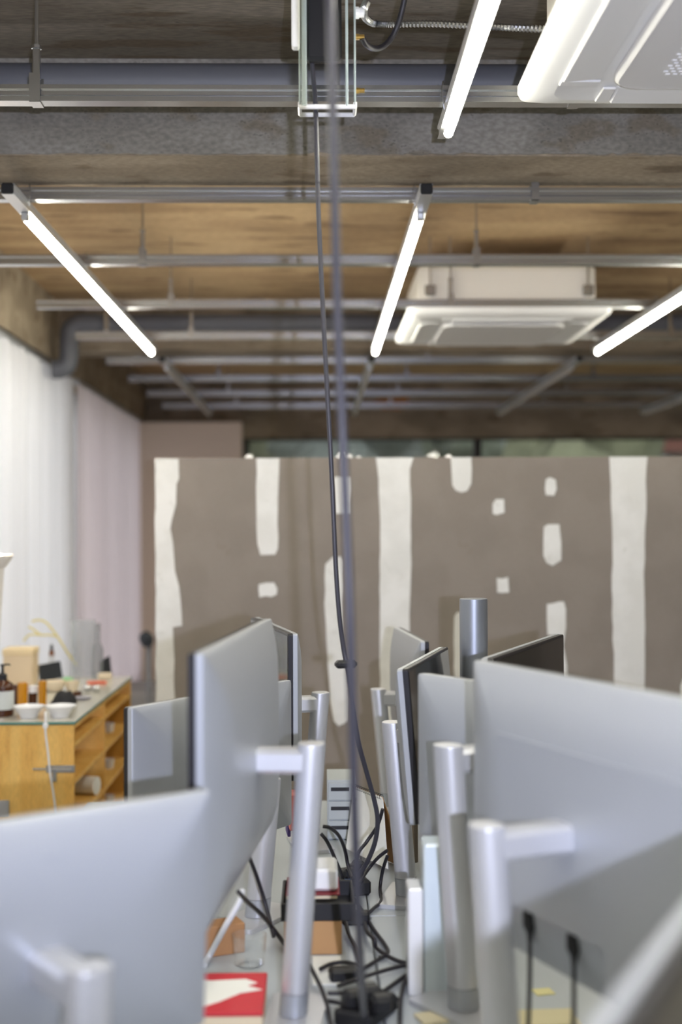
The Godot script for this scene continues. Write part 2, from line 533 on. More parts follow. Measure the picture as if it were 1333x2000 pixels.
const RAIL_H := 1.05
func rail(d: float, x0: float, x1: float, hangers: Array, strapped: bool, label: String) -> void:
	var t := thing("ceiling_rail", V((x0 + x1) / 2, RAIL_H - 0.02, d), label, "rail", "raceway rails under the ceiling")
	var xf := Transform3D(Basis(Vector3(0, 0, -1), Vector3.UP, Vector3(1, 0, 0)), V(0, RAIL_H, d))
	obj("channel", extrude(xf, rail_profile(), x0, x1), M.galv, t)
	for x in hangers:
		if strapped:
			var s := mb()
			for q in [-1, 1]: add_box(s, at(V(x, RAIL_H + 0.006, d + q * 0.0215)), Vector3(0.024, 0.058, 0.002))
			add_box(s, at(V(x, RAIL_H - 0.0215, d)), Vector3(0.024, 0.003, 0.045))
			obj("strap", done(s), M.galv, t)
		else:
			obj("hanger_rod", lathe(V(x, RAIL_H + 0.06, d), [[0.0048, 0], [0.0048, SLAB - RAIL_H - 0.06]], 8), M.galv, t)
			var s := mb()
			for q in [-1, 1]: add_box(s, at(V(x, RAIL_H + 0.012, d + q * 0.0215)), Vector3(0.026, 0.07, 0.002))
			add_box(s, at(V(x, RAIL_H - 0.0215, d)), Vector3(0.026, 0.003, 0.045))
			obj("clamp", done(s), M.galv, t)
			var c := mb()
			add_box(c, at(V(x, RAIL_H + 0.075, d)), Vector3(0.018, 0.075, 0.018), 0.003)
			add_lathe(c, V(x, RAIL_H + 0.112, d), [[0.013, 0], [0.013, 0.008]], 6)
			obj("coupling", done(c), M.galv, t)

func strip_light(x: float, d0: float, d1: float, lit: bool, crossings: Array, label: String) -> void:
	var hb := RAIL_H - 0.022
	var t := thing("strip_light", V(x, hb - 0.05, (d0 + d1) / 2), label, "strip light", "lit strip lights" if lit else "unlit strip lights")
	var prof := PackedVector2Array([Vector2(-0.019, 0), Vector2(-0.019, -0.006), Vector2(-0.015, -0.008), Vector2(-0.015, -0.028), Vector2(-0.019, -0.032), Vector2(0.019, -0.032), Vector2(0.015, -0.028), Vector2(0.015, -0.008), Vector2(0.019, -0.006), Vector2(0.019, 0)])
	obj("housing", extrude(Transform3D(Basis.IDENTITY, V(x, hb, 0)), prof, -d0, -d1), M.alu, t)
	obj("end_plug", box(V(x, hb - 0.016, d0 - 0.003), Vector3(0.036, 0.032, 0.012), 0.004), M.plug, t, "black rubber end plug")
	var a := d0 + 0.24
	var b := d1 - 0.08
	var n := 3
	for k in n:
		var p := lerpf(a, b, float(k) / n) + 0.004
		var q := lerpf(a, b, float(k + 1) / n) - 0.004
		obj("tube", lathe(V(x, hb - 0.045, p), [[0.009, 0], [0.012, 0.004], [0.012, q - p - 0.004], [0.009, q - p]], 12, Vector3(0, 0, -1)), M.tube_lit if lit else M.tube_off, t)
	obj("socket", box(V(x, hb - 0.043, a - 0.014), Vector3(0.022, 0.024, 0.03), 0.004), M.alu, t)
	for d in crossings:
		if d > d0 and d < d1:
			for s in [-1, 1]:
				obj("clip", tube([V(x + s * 0.02, hb - 0.02, d - 0.028), V(x + s * 0.026, hb + 0.02, d - 0.03), V(x + s * 0.022, hb + 0.05, d - 0.024), V(x + s * 0.016, hb + 0.045, d)], 0.0018, 5, 4), M.galv, t)
	if lit:
		var l := AreaLight3D.new()
		l.name = "lamp_light"
		t.add_child(l)
		l.area_size = Vector2(0.022, b - a)
		l.light_color = Color(1.0, 0.985, 0.92)
		l.light_energy = LAMP
		l.area_range = 30.0
		l.shadow_enabled = true
		l.global_transform = Transform3D(Basis(Vector3.RIGHT, -PI / 2), V(x, hb - 0.0585, (a + b) / 2))

const LAMP := 0.68

func cassette(x0: float, d0: float, near: bool, label: String) -> void:
	var w := 0.95
	var xc := x0 + w / 2
	var dc := d0 + w / 2
	var hb := 0.985
	var t := thing("ceiling_air_conditioner", V(xc, hb, dc), label, "air conditioner", "ceiling cassettes")
	var up := Transform3D(Basis(Vector3(1, 0, 0), Vector3(0, 0, -1), Vector3(0, 1, 0)), V(xc, 0, dc))
	var lay := func(s: float, r: float, h: float) -> PackedVector3Array:
		return ring(up.translated(Vector3(0, h, 0)), rrect(s, s, r, 6))
	var st := mb()
	add_rings(st, [lay.call(w - 0.05, 0.03, hb + 0.05), lay.call(w, 0.035, hb + 0.045), lay.call(w, 0.035, hb + 0.03), lay.call(w - 0.012, 0.03, hb + 0.018), lay.call(w - 0.07, 0.03, hb + 0.006), lay.call(w - 0.14, 0.05, hb + 0.002), lay.call(0.60, 0.06, hb + 0.008)], true, true, true)
	obj("panel_frame", soften(st, 0.55), M.ac, t)
	st = mb()
	add_rings(st, [lay.call(0.59, 0.06, hb + 0.006), lay.call(0.59, 0.06, hb - 0.008), lay.call(0.575, 0.055, hb - 0.014), lay.call(0.54, 0.05, hb - 0.012)], true, true, true)
	var g := obj("intake_grille", soften(st, 0.55), M.ac_grille, t)
	if near:
		st = mb()
		for i in 26:
			for k in 26:
				add_box(st, at(V(xc - 0.2 + i * 0.016 + (k % 2) * 0.008, hb - 0.0125, dc - 0.2 + k * 0.016)), Vector3(0.009, 0.004, 0.006))
		var v := obj("vent_pattern", done(st), M.ac, g)
		v.set_meta("kind", "stuff")
	for k in 4:
		var turn := k * PI / 2
		var xf := Transform3D(Basis(Vector3.UP, turn), V(xc, hb, dc))
		st = mb()
		add_box(st, xf * Transform3D(Basis(Vector3.BACK, 0.10), Vector3(-0.362, 0.003, 0)), Vector3(0.088, 0.012, 0.54), 0.004)
		obj("louver", done(st), M.ac, t)
		for s in [-1, 1]:
			st = mb()
			add_box(st, xf * Transform3D(Basis.IDENTITY, Vector3(-0.362, 0.0, 0.288 * s)), Vector3(0.088, 0.006, 0.03), 0.002)
			obj("louver_bracket", done(st), M.ac, t)
	st = mb()
	var oct := func(s: float, c: float) -> PackedVector2Array:
		var q := s / 2
		return PackedVector2Array([Vector2(q, -q + c), Vector2(q, q - c), Vector2(q - c, q), Vector2(-q + c, q), Vector2(-q, q - c), Vector2(-q, -q + c), Vector2(-q + c, -q), Vector2(q - c, -q)])
	add_rings(st, [ring(up.translated(Vector3(0, hb + 0.075, 0)), oct.call(0.84, 0.06)), ring(up.translated(Vector3(0, hb + 0.25, 0)), oct.call(0.84, 0.06)), ring(up.translated(Vector3(0, hb + 0.275, 0)), oct.call(0.79, 0.1))])
	obj("body", done(st), M.ac_body, t)
	obj("neck_collar", box(V(xc, hb + 0.062, dc), Vector3(0.76, 0.03, 0.76), 0.004), M.ac_body, t)
	for sx in [-1, 1]:
		for sz in [-1, 1]:
			obj("hanger_bracket", box(V(xc + sx * 0.37, hb + 0.13, dc + sz * 0.43), Vector3(0.05, 0.05, 0.03), 0.004), M.galv, t)
			obj("hanger_rod", lathe(V(xc + sx * 0.37, hb + 0.10, dc + sz * 0.437), [[0.005, 0], [0.005, SLAB - hb - 0.10]], 8), M.galv, t)

func build_ceiling() -> void:
	var hs := [-0.67, 0.63, 1.93, 3.23]
	var ds := [3.03, 3.93, 4.886, 5.836, 6.79, 7.77, 8.69, 9.64, 10.6]
	var said := ["galvanised rail hung before the first beam, behind the junction box", "galvanised rail strapped to the soffit of the first beam", "galvanised rail, first one hung on rods beyond the first beam", "galvanised rail passing in front of the far air conditioner body", "galvanised rail passing behind the far air conditioner", "galvanised rail strapped to the soffit of the second beam", "galvanised rail, first one beyond the second beam", "galvanised rail, second one beyond the second beam", "galvanised rail, third one beyond the second beam"]
	for k in ds.size():
		rail(ds[k], -1.29, 4.2, [-1.09, 0.69, 2.3] if k in [1, 5] else hs, k in [1, 5], said[k])
	var xs := [-0.908, 0.332, 1.572, 2.812]
	var l0 := ["lit strip light over the left near desks", "lit strip light with its end just before the first beam", "lit strip light over the right near desks"]
	for k in 3: strip_light(xs[k], -0.15, 3.19, true, ds, l0[k])
	var l1 := ["lit strip light beyond the first beam, along the white curtains", "lit strip light beyond the first beam, left of the far air conditioner", "lit strip light beyond the first beam, right of the far air conditioner"]
	for k in 3: strip_light(xs[k], 3.72, 7.05, true, ds, l1[k])
	var l2 := ["unlit strip light beyond the second beam, along the curtained wall", "unlit strip light beyond the second beam, second from the curtained wall", "unlit strip light beyond the second beam, third from the curtained wall", "unlit strip light beyond the second beam, fourth from the curtained wall"]
	for k in 4: strip_light(xs[k], 7.45, 10.8, false, ds, l2[k])
	cassette(0.473, 1.99, true, "white ceiling air conditioner with perforated intake, before the first beam")
	cassette(0.431, 5.80, false, "white ceiling air conditioner hung between rails beyond the first beam")
	# drain pipes
	single("drain_pipe", tube([V(-1.5, 1.195, 3.35), V(4.3, 1.195, 3.35)], 0.05, 20), M.pvc, "grey plastic pipe along the face of the first beam", "pipe")
	var t := thing("drain_pipe", V(-1.415, 0.93, 7.23), "grey plastic pipe bending down to the left before the second beam", "pipe")
	obj("pipe_run", tube([V(4.3, 1.195, 7.23), V(-1.27, 1.195, 7.23)], 0.05, 20), M.pvc, t)
	obj("elbow", tube([V(-1.25, 1.195, 7.23), V(-1.35, 1.19, 7.23), V(-1.405, 1.15, 7.23), V(-1.415, 1.08, 7.23), V(-1.415, 1.0, 7.23), V(-1.43, 0.95, 7.23), V(-1.465, 0.93, 7.23), V(-1.505, 0.93, 7.23)], 0.056, 20), M.pvc, t)
	obj("pipe_hanger", box(P(207, 628, 7.16), Vector3(0.03, 0.12, 0.02), 0.008), M.galv, t)
	# clear junction box with a block of cable ends, glands at its right side
	t = thing("junction_box", P(640, 205, 2.82), "clear plastic junction box with white lip and brass glands before the rail", "junction box")
	var a := P(584, 207, 2.76)
	var b := P(696, 207, 2.76)
	var topy := EYE + RAIL_H + 0.25
	var xm := (a.x + b.x) / 2
	for s in [[a.x + 0.002, "side_panel"], [b.x - 0.002, "side_panel"]]:
		obj(s[1], box(Vector3(s[0], (a.y + topy) / 2, a.z - 0.03), Vector3(0.004, topy - a.y, 0.06), 0.001), M.clear_edge, t)
	obj("edge_strip", box(Vector3(b.x - 0.02, (a.y + topy) / 2, a.z), Vector3(0.006, topy - a.y, 0.008), 0.002), M.clear_edge, t)
	obj("edge_strip", box(Vector3(a.x + 0.012, (a.y + topy) / 2, a.z), Vector3(0.012, topy - a.y, 0.008), 0.002), M.clear_edge, t)
	var fl := P(570, 95, 2.74)
	obj("side_flange", box(Vector3(fl.x + 0.009, (fl.y + topy) / 2, fl.z), Vector3(0.018, topy - fl.y, 0.03), 0.004), M.ac, t)
	var lip := mb()
	add_box(lip, at(Vector3(xm, a.y, a.z - 0.005)), Vector3(b.x - a.x + 0.004, 0.010, 0.012), 0.003)
	for s in [a.x + 0.002, b.x - 0.002]: add_box(lip, at(Vector3(s, a.y + 0.004, a.z - 0.03)), Vector3(0.008, 0.016, 0.06), 0.003)
	add_box(lip, at(Vector3(xm, a.y, a.z - 0.058)), Vector3(b.x - a.x, 0.010, 0.006), 0.003)
	obj("bottom_lip", done(lip), M.white_gloss, t)
	var bl := P(597, 122, 2.79)
	var br := P(668, 122, 2.79)
	obj("terminal_block", box(Vector3((bl.x + br.x) / 2, (bl.y + topy - 0.01) / 2, bl.z), Vector3(br.x - bl.x, topy - 0.01 - bl.y, 0.03), 0.008), M.black, t)
	for g in [[72, M.brass], [177, M.brass], [25, M.ac]]:
		var p := P(697, g[0], 2.79)
		var rr := 0.013 if g[0] == 25 else 0.0065
		obj("cable_gland", lathe(Vector3(b.x, p.y, p.z), [[rr, 0], [rr, 0.008], [rr * 0.8, 0.009], [rr * 0.8, 0.02]], 12, Vector3.RIGHT, false), g[1], t)
	obj("hanger", box(Vector3(xm, topy + (EYE + SLAB - topy) / 2, a.z - 0.05), Vector3(0.03, EYE + SLAB - topy, 0.01), 0.002), M.galv, t)
	var st := mb()
	add_tube(st, [P(708, 22, 2.79), P(716, 6, 2.83), P(712, 20, 2.9), P(714, 34, 2.95), P(730, 45, 3.0), P(760, 47, 3.0), P(840, 46, 3.0), P(930, 50, 2.98), P(1010, 54, 2.9), P(1090, 58, 2.86)], 0.008, 10, 24, 0.16)
	single("flexible_conduit", done(st), M.galv, "ribbed steel flexible conduit from the junction box to the air conditioner", "conduit")
	single("hose", tube([P(708, 74, 2.79), P(717, 88, 2.81), P(736, 95, 2.86), P(756, 85, 2.88), P(773, 60, 2.88), P(786, 20, 2.86), P(797, -40, 2.84), P(800, -90, 2.84)], 0.0068, 10), M.cable, "black hose looping from the upper brass gland", "hose")
	# hanging cables
	t = thing("hanging_cable", P(640, 700, 2.8), "thin dark cable hanging from the junction box, with a black clip", "cable")
	var pts := [[608, 100, 2.80], [613, 160, 2.80], [617, 215, 2.79], [622, 400, 2.79], [631, 600, 2.79], [640, 770, 2.79], [648, 920, 2.80], [656, 1100, 2.81], [663, 1200, 2.82], [672, 1270, 2.83], [680, 1310, 2.83], [690, 1380, 2.84], [701, 1450, 2.85], [717, 1510, 2.87], [732, 1565, 2.89], [738, 1605, 2.9], [732, 1648, 2.92], [714, 1690, 2.94], [692, 1722, 2.96]]
	var line := []
	for q in pts: line.append(P(q[0], q[1], q[2]))
	obj("cord", tube(line, 0.0056, 10), M.cable_grey, t)
	var cl := mb()
	add_box(cl, at(P(676, 1297, 2.83), 0.3), Vector3(0.05, 0.018, 0.024), 0.006)
	obj("clip", done(cl), M.black, t)
	pts = [[643, -90, 1.71], [646, 20, 1.70], [650, 200, 1.70], [655, 420, 1.695], [661, 640, 1.695], [671, 880, 1.695], [678, 1050, 1.70], [684, 1220, 1.70], [689, 1420, 1.71], [694, 1620, 1.73], [702, 1820, 1.8], [709, 1950, 2.0]]
	line = [V(0.02, SLAB, 1.72)]
	for q in pts: line.append(P(q[0], q[1], q[2]))
	line.append(PY(712, 1990, DESK + 0.012))
	single("hanging_cable", tube(line, 0.0065, 10), M.cable_grey, "thick dark cable hanging free from the ceiling down to the desks", "cable")

# ---------------------------------------------------------------- partition
func build_partition() -> void:
	var d := 5.2
	var topl := P(302, 895, d)
	var y1 := topl.y
	var x0 := topl.x
	var j1 := P(770, 1000, d).x
	var j2 := P(1230, 1000, d).x
	var x1 := j2 + (j2 - j1)
	var t := thing("drywall_partition", Vector3((x0 + x1) / 2, 0, -d - 0.05), "free standing grey drywall partition with white joint filler patches", "partition")
	for s in [[x0, j1], [j1, j2], [j2, x1]]:
		obj("board", span(s[0] + 0.0008, s[1] - 0.0008, 0.0, y1, d, d + 0.0125, 0.001), M.board, t)
	obj("frame", span(x0 + 0.004, x1, 0.0, y1 - 0.004, d + 0.0125, d + 0.075), M.board, t)
	var patches := [
		[302.5, 894.5, 349, 896, 350, 935, 345, 945, 344, 985, 336, 1015, 333, 1032, 338, 1060, 342, 1115, 350, 1145, 355, 1200, 356, 1222, 338, 1225, 341, 1290, 340, 1340, 343, 1420, 342, 1780, 308, 1780],
		[501, 895, 546, 895, 543, 1000, 543, 1072, 538, 1083, 509, 1084, 503, 1062, 501, 980],
		[506, 1141, 520, 1138, 536, 1138, 542, 1150, 541, 1161, 530, 1166, 520, 1164, 507, 1167, 505, 1150],
		[652, 934, 657, 931, 684, 932, 683, 1003, 656, 1003],
		[636, 1102, 650, 1088, 668, 1087, 672, 1096, 670, 1200, 675, 1290, 683, 1370, 682, 1408, 662, 1418, 652, 1408, 645, 1370, 641, 1300, 637, 1220, 634, 1180],
		[735, 893, 808, 893, 801, 916, 803, 1000, 804, 1100, 800, 1200, 801, 1300, 799, 1380, 800, 1780, 747, 1780, 744, 1400, 742, 1250, 743, 1050, 740, 935],
		[881, 892, 921, 892, 921, 945, 913, 959, 902, 962, 891, 958, 884, 948],
		[1067, 936, 1075, 932, 1086, 937, 1088, 955, 1083, 968, 1067, 967, 1065, 955],
		[963, 984, 969, 975, 985, 975, 986, 1001, 970, 1006, 963, 1003],
		[1063, 1029, 1071, 1024, 1093, 1024, 1097, 1060, 1097, 1094, 1080, 1105, 1068, 1099, 1062, 1085],
		[971, 1129, 982, 1130, 993, 1127, 995, 1157, 982, 1158, 972, 1157],
		[1069, 1180, 1082, 1178, 1092, 1175, 1102, 1175, 1106, 1190, 1106, 1225, 1101, 1260, 1108, 1300, 1109, 1345, 1096, 1400, 1093, 1290, 1090, 1242, 1070, 1240],
		[1191, 892, 1265, 891, 1262, 940, 1263, 1000, 1260, 1060, 1259, 1150, 1260, 1250, 1259, 1360, 1260, 1780, 1204, 1780, 1200, 1300, 1196, 1200, 1197, 1050, 1194, 950],
		[888, 1205, 893, 1196, 921, 1194, 922, 1400, 888, 1400],
		[1330, 1340, 1336, 1325, 1360, 1322, 1362, 1420, 1329, 1420]]
	var rng := RandomNumberGenerator.new()
	rng.seed = 3
	for p in patches:
		var poly := PackedVector2Array()
		var n: int = p.size() / 2
		for i in n:
			var a := P(p[i * 2], p[i * 2 + 1], d)
			var b := P(p[(i * 2 + 2) % p.size()], p[(i * 2 + 3) % p.size()], d)
			var va := Vector2(a.x, minf(a.y, y1 - 0.0005))
			var vb := Vector2(b.x, minf(b.y, y1 - 0.0005))
			poly.append(va)
			var m := int(va.distance_to(vb) / 0.05)
			for k in m:      # the trowelled edge wavers
				if k == 0: continue
				var q := va.lerp(vb, float(k) / m)
				if absf(va.y - y1) > 0.01 or absf(vb.y - y1) > 0.01: q.x += rng.randf_range(-0.0025, 0.0025)
				poly.append(q)
		obj("filler_patch", extrude(Transform3D(Basis.IDENTITY, Vector3(0, 0, -d)), poly, -0.0005, 0.0014), M.plaster, t)
	var peeps := [[487, 0.02, "white ball peeping over the partition beside the beige wall piece"], [681, 0.02, "white ball peeping over the partition behind the hanging cables"], [701, 0.016, "smaller dull white ball beside the one behind the hanging cables"], [877, 0.018, "white ball peeping over the partition beside the short filler patch"]]
	for q in peeps:
		var r: float = q[1]
		var b := thing("white_ball", Vector3(P(q[0], 897, d + 0.14).x, 0, -d - 0.14), q[2], "ball finial", "white balls on poles behind the partition")
		var c := P(q[0], 896 if r > 0.017 else 898, d + 0.14)
		obj("ball", lathe(c, [[0.0, -r], [r * 0.7, -r * 0.7], [r, 0], [r * 0.7, r * 0.7], [0.0, r]], 16), M.white_gloss, b)
		obj("pole", lathe(Vector3(c.x, 0, c.z), [[0.022, 0], [0.022, 0.012], [0.008, 0.016], [0.008, c.y - r * 0.8]], 12, Vector3.UP, false), M.alu, b)

# ---------------------------------------------------------------- desks and monitors
func build_desks() -> void:
	var cuts := [0.45, 1.6, 2.78, 3.97]
	for side in 2:
		for k in 3:
			var x0 := -0.72 if side == 0 else 0.115
			var x1 := 0.112 if side == 0 else 0.95
			var d0: float = cuts[k] + 0.0015
			var d1: float = cuts[k + 1] - 0.0015
			var which: String = ["nearest the air conditioner with vents", "in the middle of the row", "at the drywall partition"][k]
			var t := thing("desk", Vector3((x0 + x1) / 2, 0, -(d0 + d1) / 2), "pale grey office desk in the %s row, %s" % ["cabinet side" if side == 0 else "far side", which], "desk", "office desks back to back")
			obj("desk_top", span(x0, x1, DESK - 0.025, DESK, d0, d1, 0.003), M.desk, t)
			for a in [x0 + 0.05, x1 - 0.05]:
				for b in [d0 + 0.05, d1 - 0.05]:
					obj("leg", span(a - 0.02, a + 0.02, 0.0, DESK - 0.025, b - 0.02, b + 0.02, 0.003), M.silver, t)

func monitor(label: String, c: Vector2, far: Vector2, size: Vector2, ytop: float, stand: Vector2, stand_top: float, tilt := 0.0, group := "desk monitors") -> Node3D:
	far = far.normalized()
	var u := Vector3(far.x, 0, -far.y)
	var to_stand := Vector3(stand.x - c.x, 0, -(stand.y - c.y))
	var nb := (to_stand - u * to_stand.dot(u)).normalized()        # towards the back of the monitor
	var t := thing("monitor", Vector3(stand.x, DESK, -stand.y), label, "monitor", group)
	var vt := (Vector3.UP * cos(tilt) + nb * sin(tilt)).normalized()
	var nt := (nb * cos(tilt) - Vector3.UP * sin(tilt)).normalized()
	var mid := Vector3(c.x, EYE + ytop - size.y / 2, -c.y)
	var right := vt.cross(nt)
	var xf := Transform3D(Basis(right, vt, nt), mid)
	var lay := func(inset: float, z: float, r: float) -> PackedVector3Array:
		return ring(xf * Transform3D(Basis.IDENTITY, Vector3(0, 0, z)), rrect(size.x - inset * 2, size.y - inset * 2, r))
	var st := mb()
	add_rings(st, [lay.call(0.0, 0.0, 0.006), lay.call(0.0, 0.011, 0.006), lay.call(0.002, 0.0135, 0.006), lay.call(0.014, 0.0185, 0.01), lay.call(0.035, 0.0265, 0.018), lay.call(0.06, 0.0335, 0.022), lay.call(0.09, 0.039, 0.025), lay.call(0.13, 0.043, 0.024)], true, true, true)
	obj("casing", soften(st, 0.86), M.silver, t)
	st = mb()
	add_rings(st, [lay.call(0.0006, -0.001, 0.006), lay.call(0.0006, -0.0115, 0.006), lay.call(0.002, -0.0125, 0.006)], true, true, true)
	var bz := obj("bezel", done(st), M.bezel, t, "black front bezel")
	st = mb()
	add_rings(st, [lay.call(0.007, -0.012, 0.002), lay.call(0.007, -0.0132, 0.002)], true, true, true)
	obj("screen", done(st), M.screen, bz)
	# stand: a leaning oval column, its flat top cut, on a small plate
	var top3 := Vector3(stand.x, EYE + stand_top, -stand.y)
	var foot := Vector3(stand.x, DESK, -stand.y) - nb * 0.034
	var axis := (top3 - foot).normalized()
	var oval := rrect(0.054, 0.047, 0.021, 6)
	var cross := func(p: Vector3, k: float) -> PackedVector3Array:
		var o := PackedVector3Array()
		for q in oval: o.append(p + u * q.x * k + nb * q.y * k)
		return o
	st = mb()
	add_rings(st, [cross.call(foot + axis * 0.05, 1.0), cross.call(top3 - axis * 0.003, 1.0), cross.call(top3, 0.94)])
	obj("stand_column", soften(st, 0.75), M.silver_bright, t)
	st = mb()
	add_rings(st, [cross.call(foot + axis * 0.011, 1.05), cross.call(foot + axis * 0.049, 1.02)])
	obj("stand_neck", soften(st, 0.75), M.silver, t)
	var bp := Transform3D(Basis(u, nb, u.cross(nb)), foot)
	st = mb()
	var plate := rrect(0.19, 0.10, 0.014)
	var bx := Transform3D(Basis(u, nb, u.cross(nb)), foot + nb * 0.004)
	var s := signf(u.cross(nb).y)
	add_rings(st, [ring(bx * Transform3D(Basis.IDENTITY, Vector3(0, 0, 0.0005 * s)), plate), ring(bx * Transform3D(Basis.IDENTITY, Vector3(0, 0, 0.010 * s)), plate)])
	obj("base_plate", done(st), M.silver_bright, t)
	# arm from the column to the back of the panel
	var ay := EYE + stand_top - 0.030
	var from := Vector3(stand.x, ay, -stand.y)
	var reach: float = -(from - mid).dot(nb) + 0.024
	var am := from + nb * (reach / 2)
	st = mb()
	add_box(st, Transform3D(Basis(u, Vector3.UP, u.cross(Vector3.UP)), am), Vector3(0.05, 0.042, absf(reach)), 0.007)
	obj("arm", done(st), M.silver_bright, t)
	t.set_meta("frame_u", u)
	return t

func build_monitors() -> void:
	var left := "monitors on the cabinet side"
	var right := "monitors on the far side"
	var m1 := monitor("silver monitor back with a ring emblem, lowest on its stand, nearest the wooden cabinet side", Vector2(-0.3686, 1.562), Vector2(0.802, 0.597), Vector2(0.53, 0.32), -0.3493, Vector2(-0.262, 1.45), -0.497, 0.06, left)
	# the ring emblem on its back
	var u: Vector3 = m1.get_meta("frame_u")
	var nb := Vector3(0.597, 0, 0.802)
	var e := Vector3(-0.3686, EYE - 0.425, -1.562) + u * 0.02 + nb * 0.0365
	var rt := mb()
	var loop := []
	for i in 25: loop.append(e + (u * cos(TAU * i / 24) + Vector3.UP * sin(TAU * i / 24)) * 0.03)
	add_tube(rt, loop, 0.0012, 6, 2)
	obj("emblem", soften(rt, 0.4), M.silver, m1, "faint ring emblem")
	monitor("large silver monitor seen edge on with black bezel, taller than its neighbours", Vector2(-0.143, 2.237), Vector2(0.1023, 0.9948), Vector2(0.73, 0.418), -0.1817, Vector2(-0.0099, 2.2), -0.3716, 0.0, left)
	monitor("small silver monitor turned towards the wooden cabinet, behind the large one", Vector2(-0.231, 2.833), Vector2(0.5617, 0.827), Vector2(0.564, 0.35), -0.363, Vector2(-0.105, 2.745), -0.54, 0.0, left)
	monitor("silver monitor with its lit beige screen side showing, last on the cabinet side", Vector2(-0.122, 3.46), Vector2(-0.202, 0.979), Vector2(0.62, 0.37), -0.259, Vector2(0.0097, 3.41), -0.4387, 0.0, left)
	var r1 := monitor("largest silver monitor back with two black plugs under its rear", Vector2(0.419, 1.755), Vector2(-0.39, 0.92), Vector2(0.75, 0.44), -0.218, Vector2(0.235, 1.75), -0.41, 0.0, right)
	# rear housing of the largest monitor: its lower edge is stepped, plugs hang from the step
	var ur: Vector3 = r1.get_meta("frame_u")
	var nr := Vector3(-0.92, 0, 0.39).normalized()
	var rx := Transform3D(Basis(ur, Vector3.UP, ur.cross(Vector3.UP)), Vector3(0.419, EYE - 0.218 - 0.22, -1.755))
	var zs := signf(ur.cross(Vector3.UP).dot(nr))
	var poly := PackedVector2Array([Vector2(0.25, 0.12), Vector2(0.25, -0.135), Vector2(-0.03, -0.135), Vector2(-0.03, -0.19), Vector2(-0.30, -0.19), Vector2(-0.30, 0.12)])
	obj("rear_housing", extrude(rx, poly, 0.015 * zs, 0.0445 * zs), M.silver, r1)
	for a in [0.17, 0.055]:
		var top := rx * Vector3(a, -0.137, 0.036 * zs)
		obj("plug", lathe(top, [[0.010, 0], [0.011, -0.004], [0.011, -0.022], [0.005, -0.034], [0.004, -0.045]], 12), M.black, r1, "black cable plug")
		obj("cord", tube([top + Vector3(0, -0.04, 0), top + Vector3(-0.002, -0.13, 0.002), top + Vector3(-0.01, -0.25, 0.0), Vector3(top.x - 0.03, DESK + 0.006, top.z - 0.01)], 0.0036, 8), M.cable, r1)
	monitor("silver monitor back half hidden behind the largest one", Vector2(0.364, 2.28), Vector2(-0.58, 0.81), Vector2(0.53, 0.33), -0.284, Vector2(0.229, 2.2), -0.376, 0.0, right)
	monitor("monitor with dark screen behind the largest one, beside the tall round post", Vector2(0.485, 2.9), Vector2(0.4067, 0.9135), Vector2(0.65, 0.38), -0.267, Vector2(0.361, 2.955), -0.447, 0.0, right)
	monitor("slightly leaning monitor with dark screen on a clearly visible stand beside the calendar", Vector2(0.268, 2.975), Vector2(0.2656, 0.964), Vector2(0.53, 0.337), -0.301, Vector2(0.174, 2.92), -0.445, 0.08, right)
	monitor("beige lit silver monitor back, last on the far side before the partition", Vector2(0.286, 3.84), Vector2(-0.0815, 0.9967), Vector2(0.53, 0.34), -0.318, Vector2(0.187, 3.85), -0.486, 0.0, right)
	monitor("monitor with dark screen whose top edge rises beside the largest one", Vector2(0.277, 0.95), Vector2(0.466, 0.885), Vector2(0.53, 0.32), -0.30, Vector2(0.165, 1.02), -0.50, 0.0, right)
	# tall round post
	var t := thing("round_post", Vector3(0.4036, DESK, -3.23), "tall round brushed aluminium post rising above the monitors", "post")
	obj("column", lathe(Vector3(0.4036, DESK + 0.01, -3.23), [[0.036, 0], [0.036, EYE - 0.177 - DESK - 0.013], [0.0345, EYE - 0.177 - DESK - 0.011]], 40), M.post, t)
	obj("base", lathe(Vector3(0.4036, DESK, -3.23), [[0.07, 0], [0.07, 0.008], [0.066, 0.0105]], 32), M.silver, t)

# ---------------------------------------------------------------- things on the desks
func on_desk(px: float, py: float) -> Vector3:
	return PY(px, py, DESK)

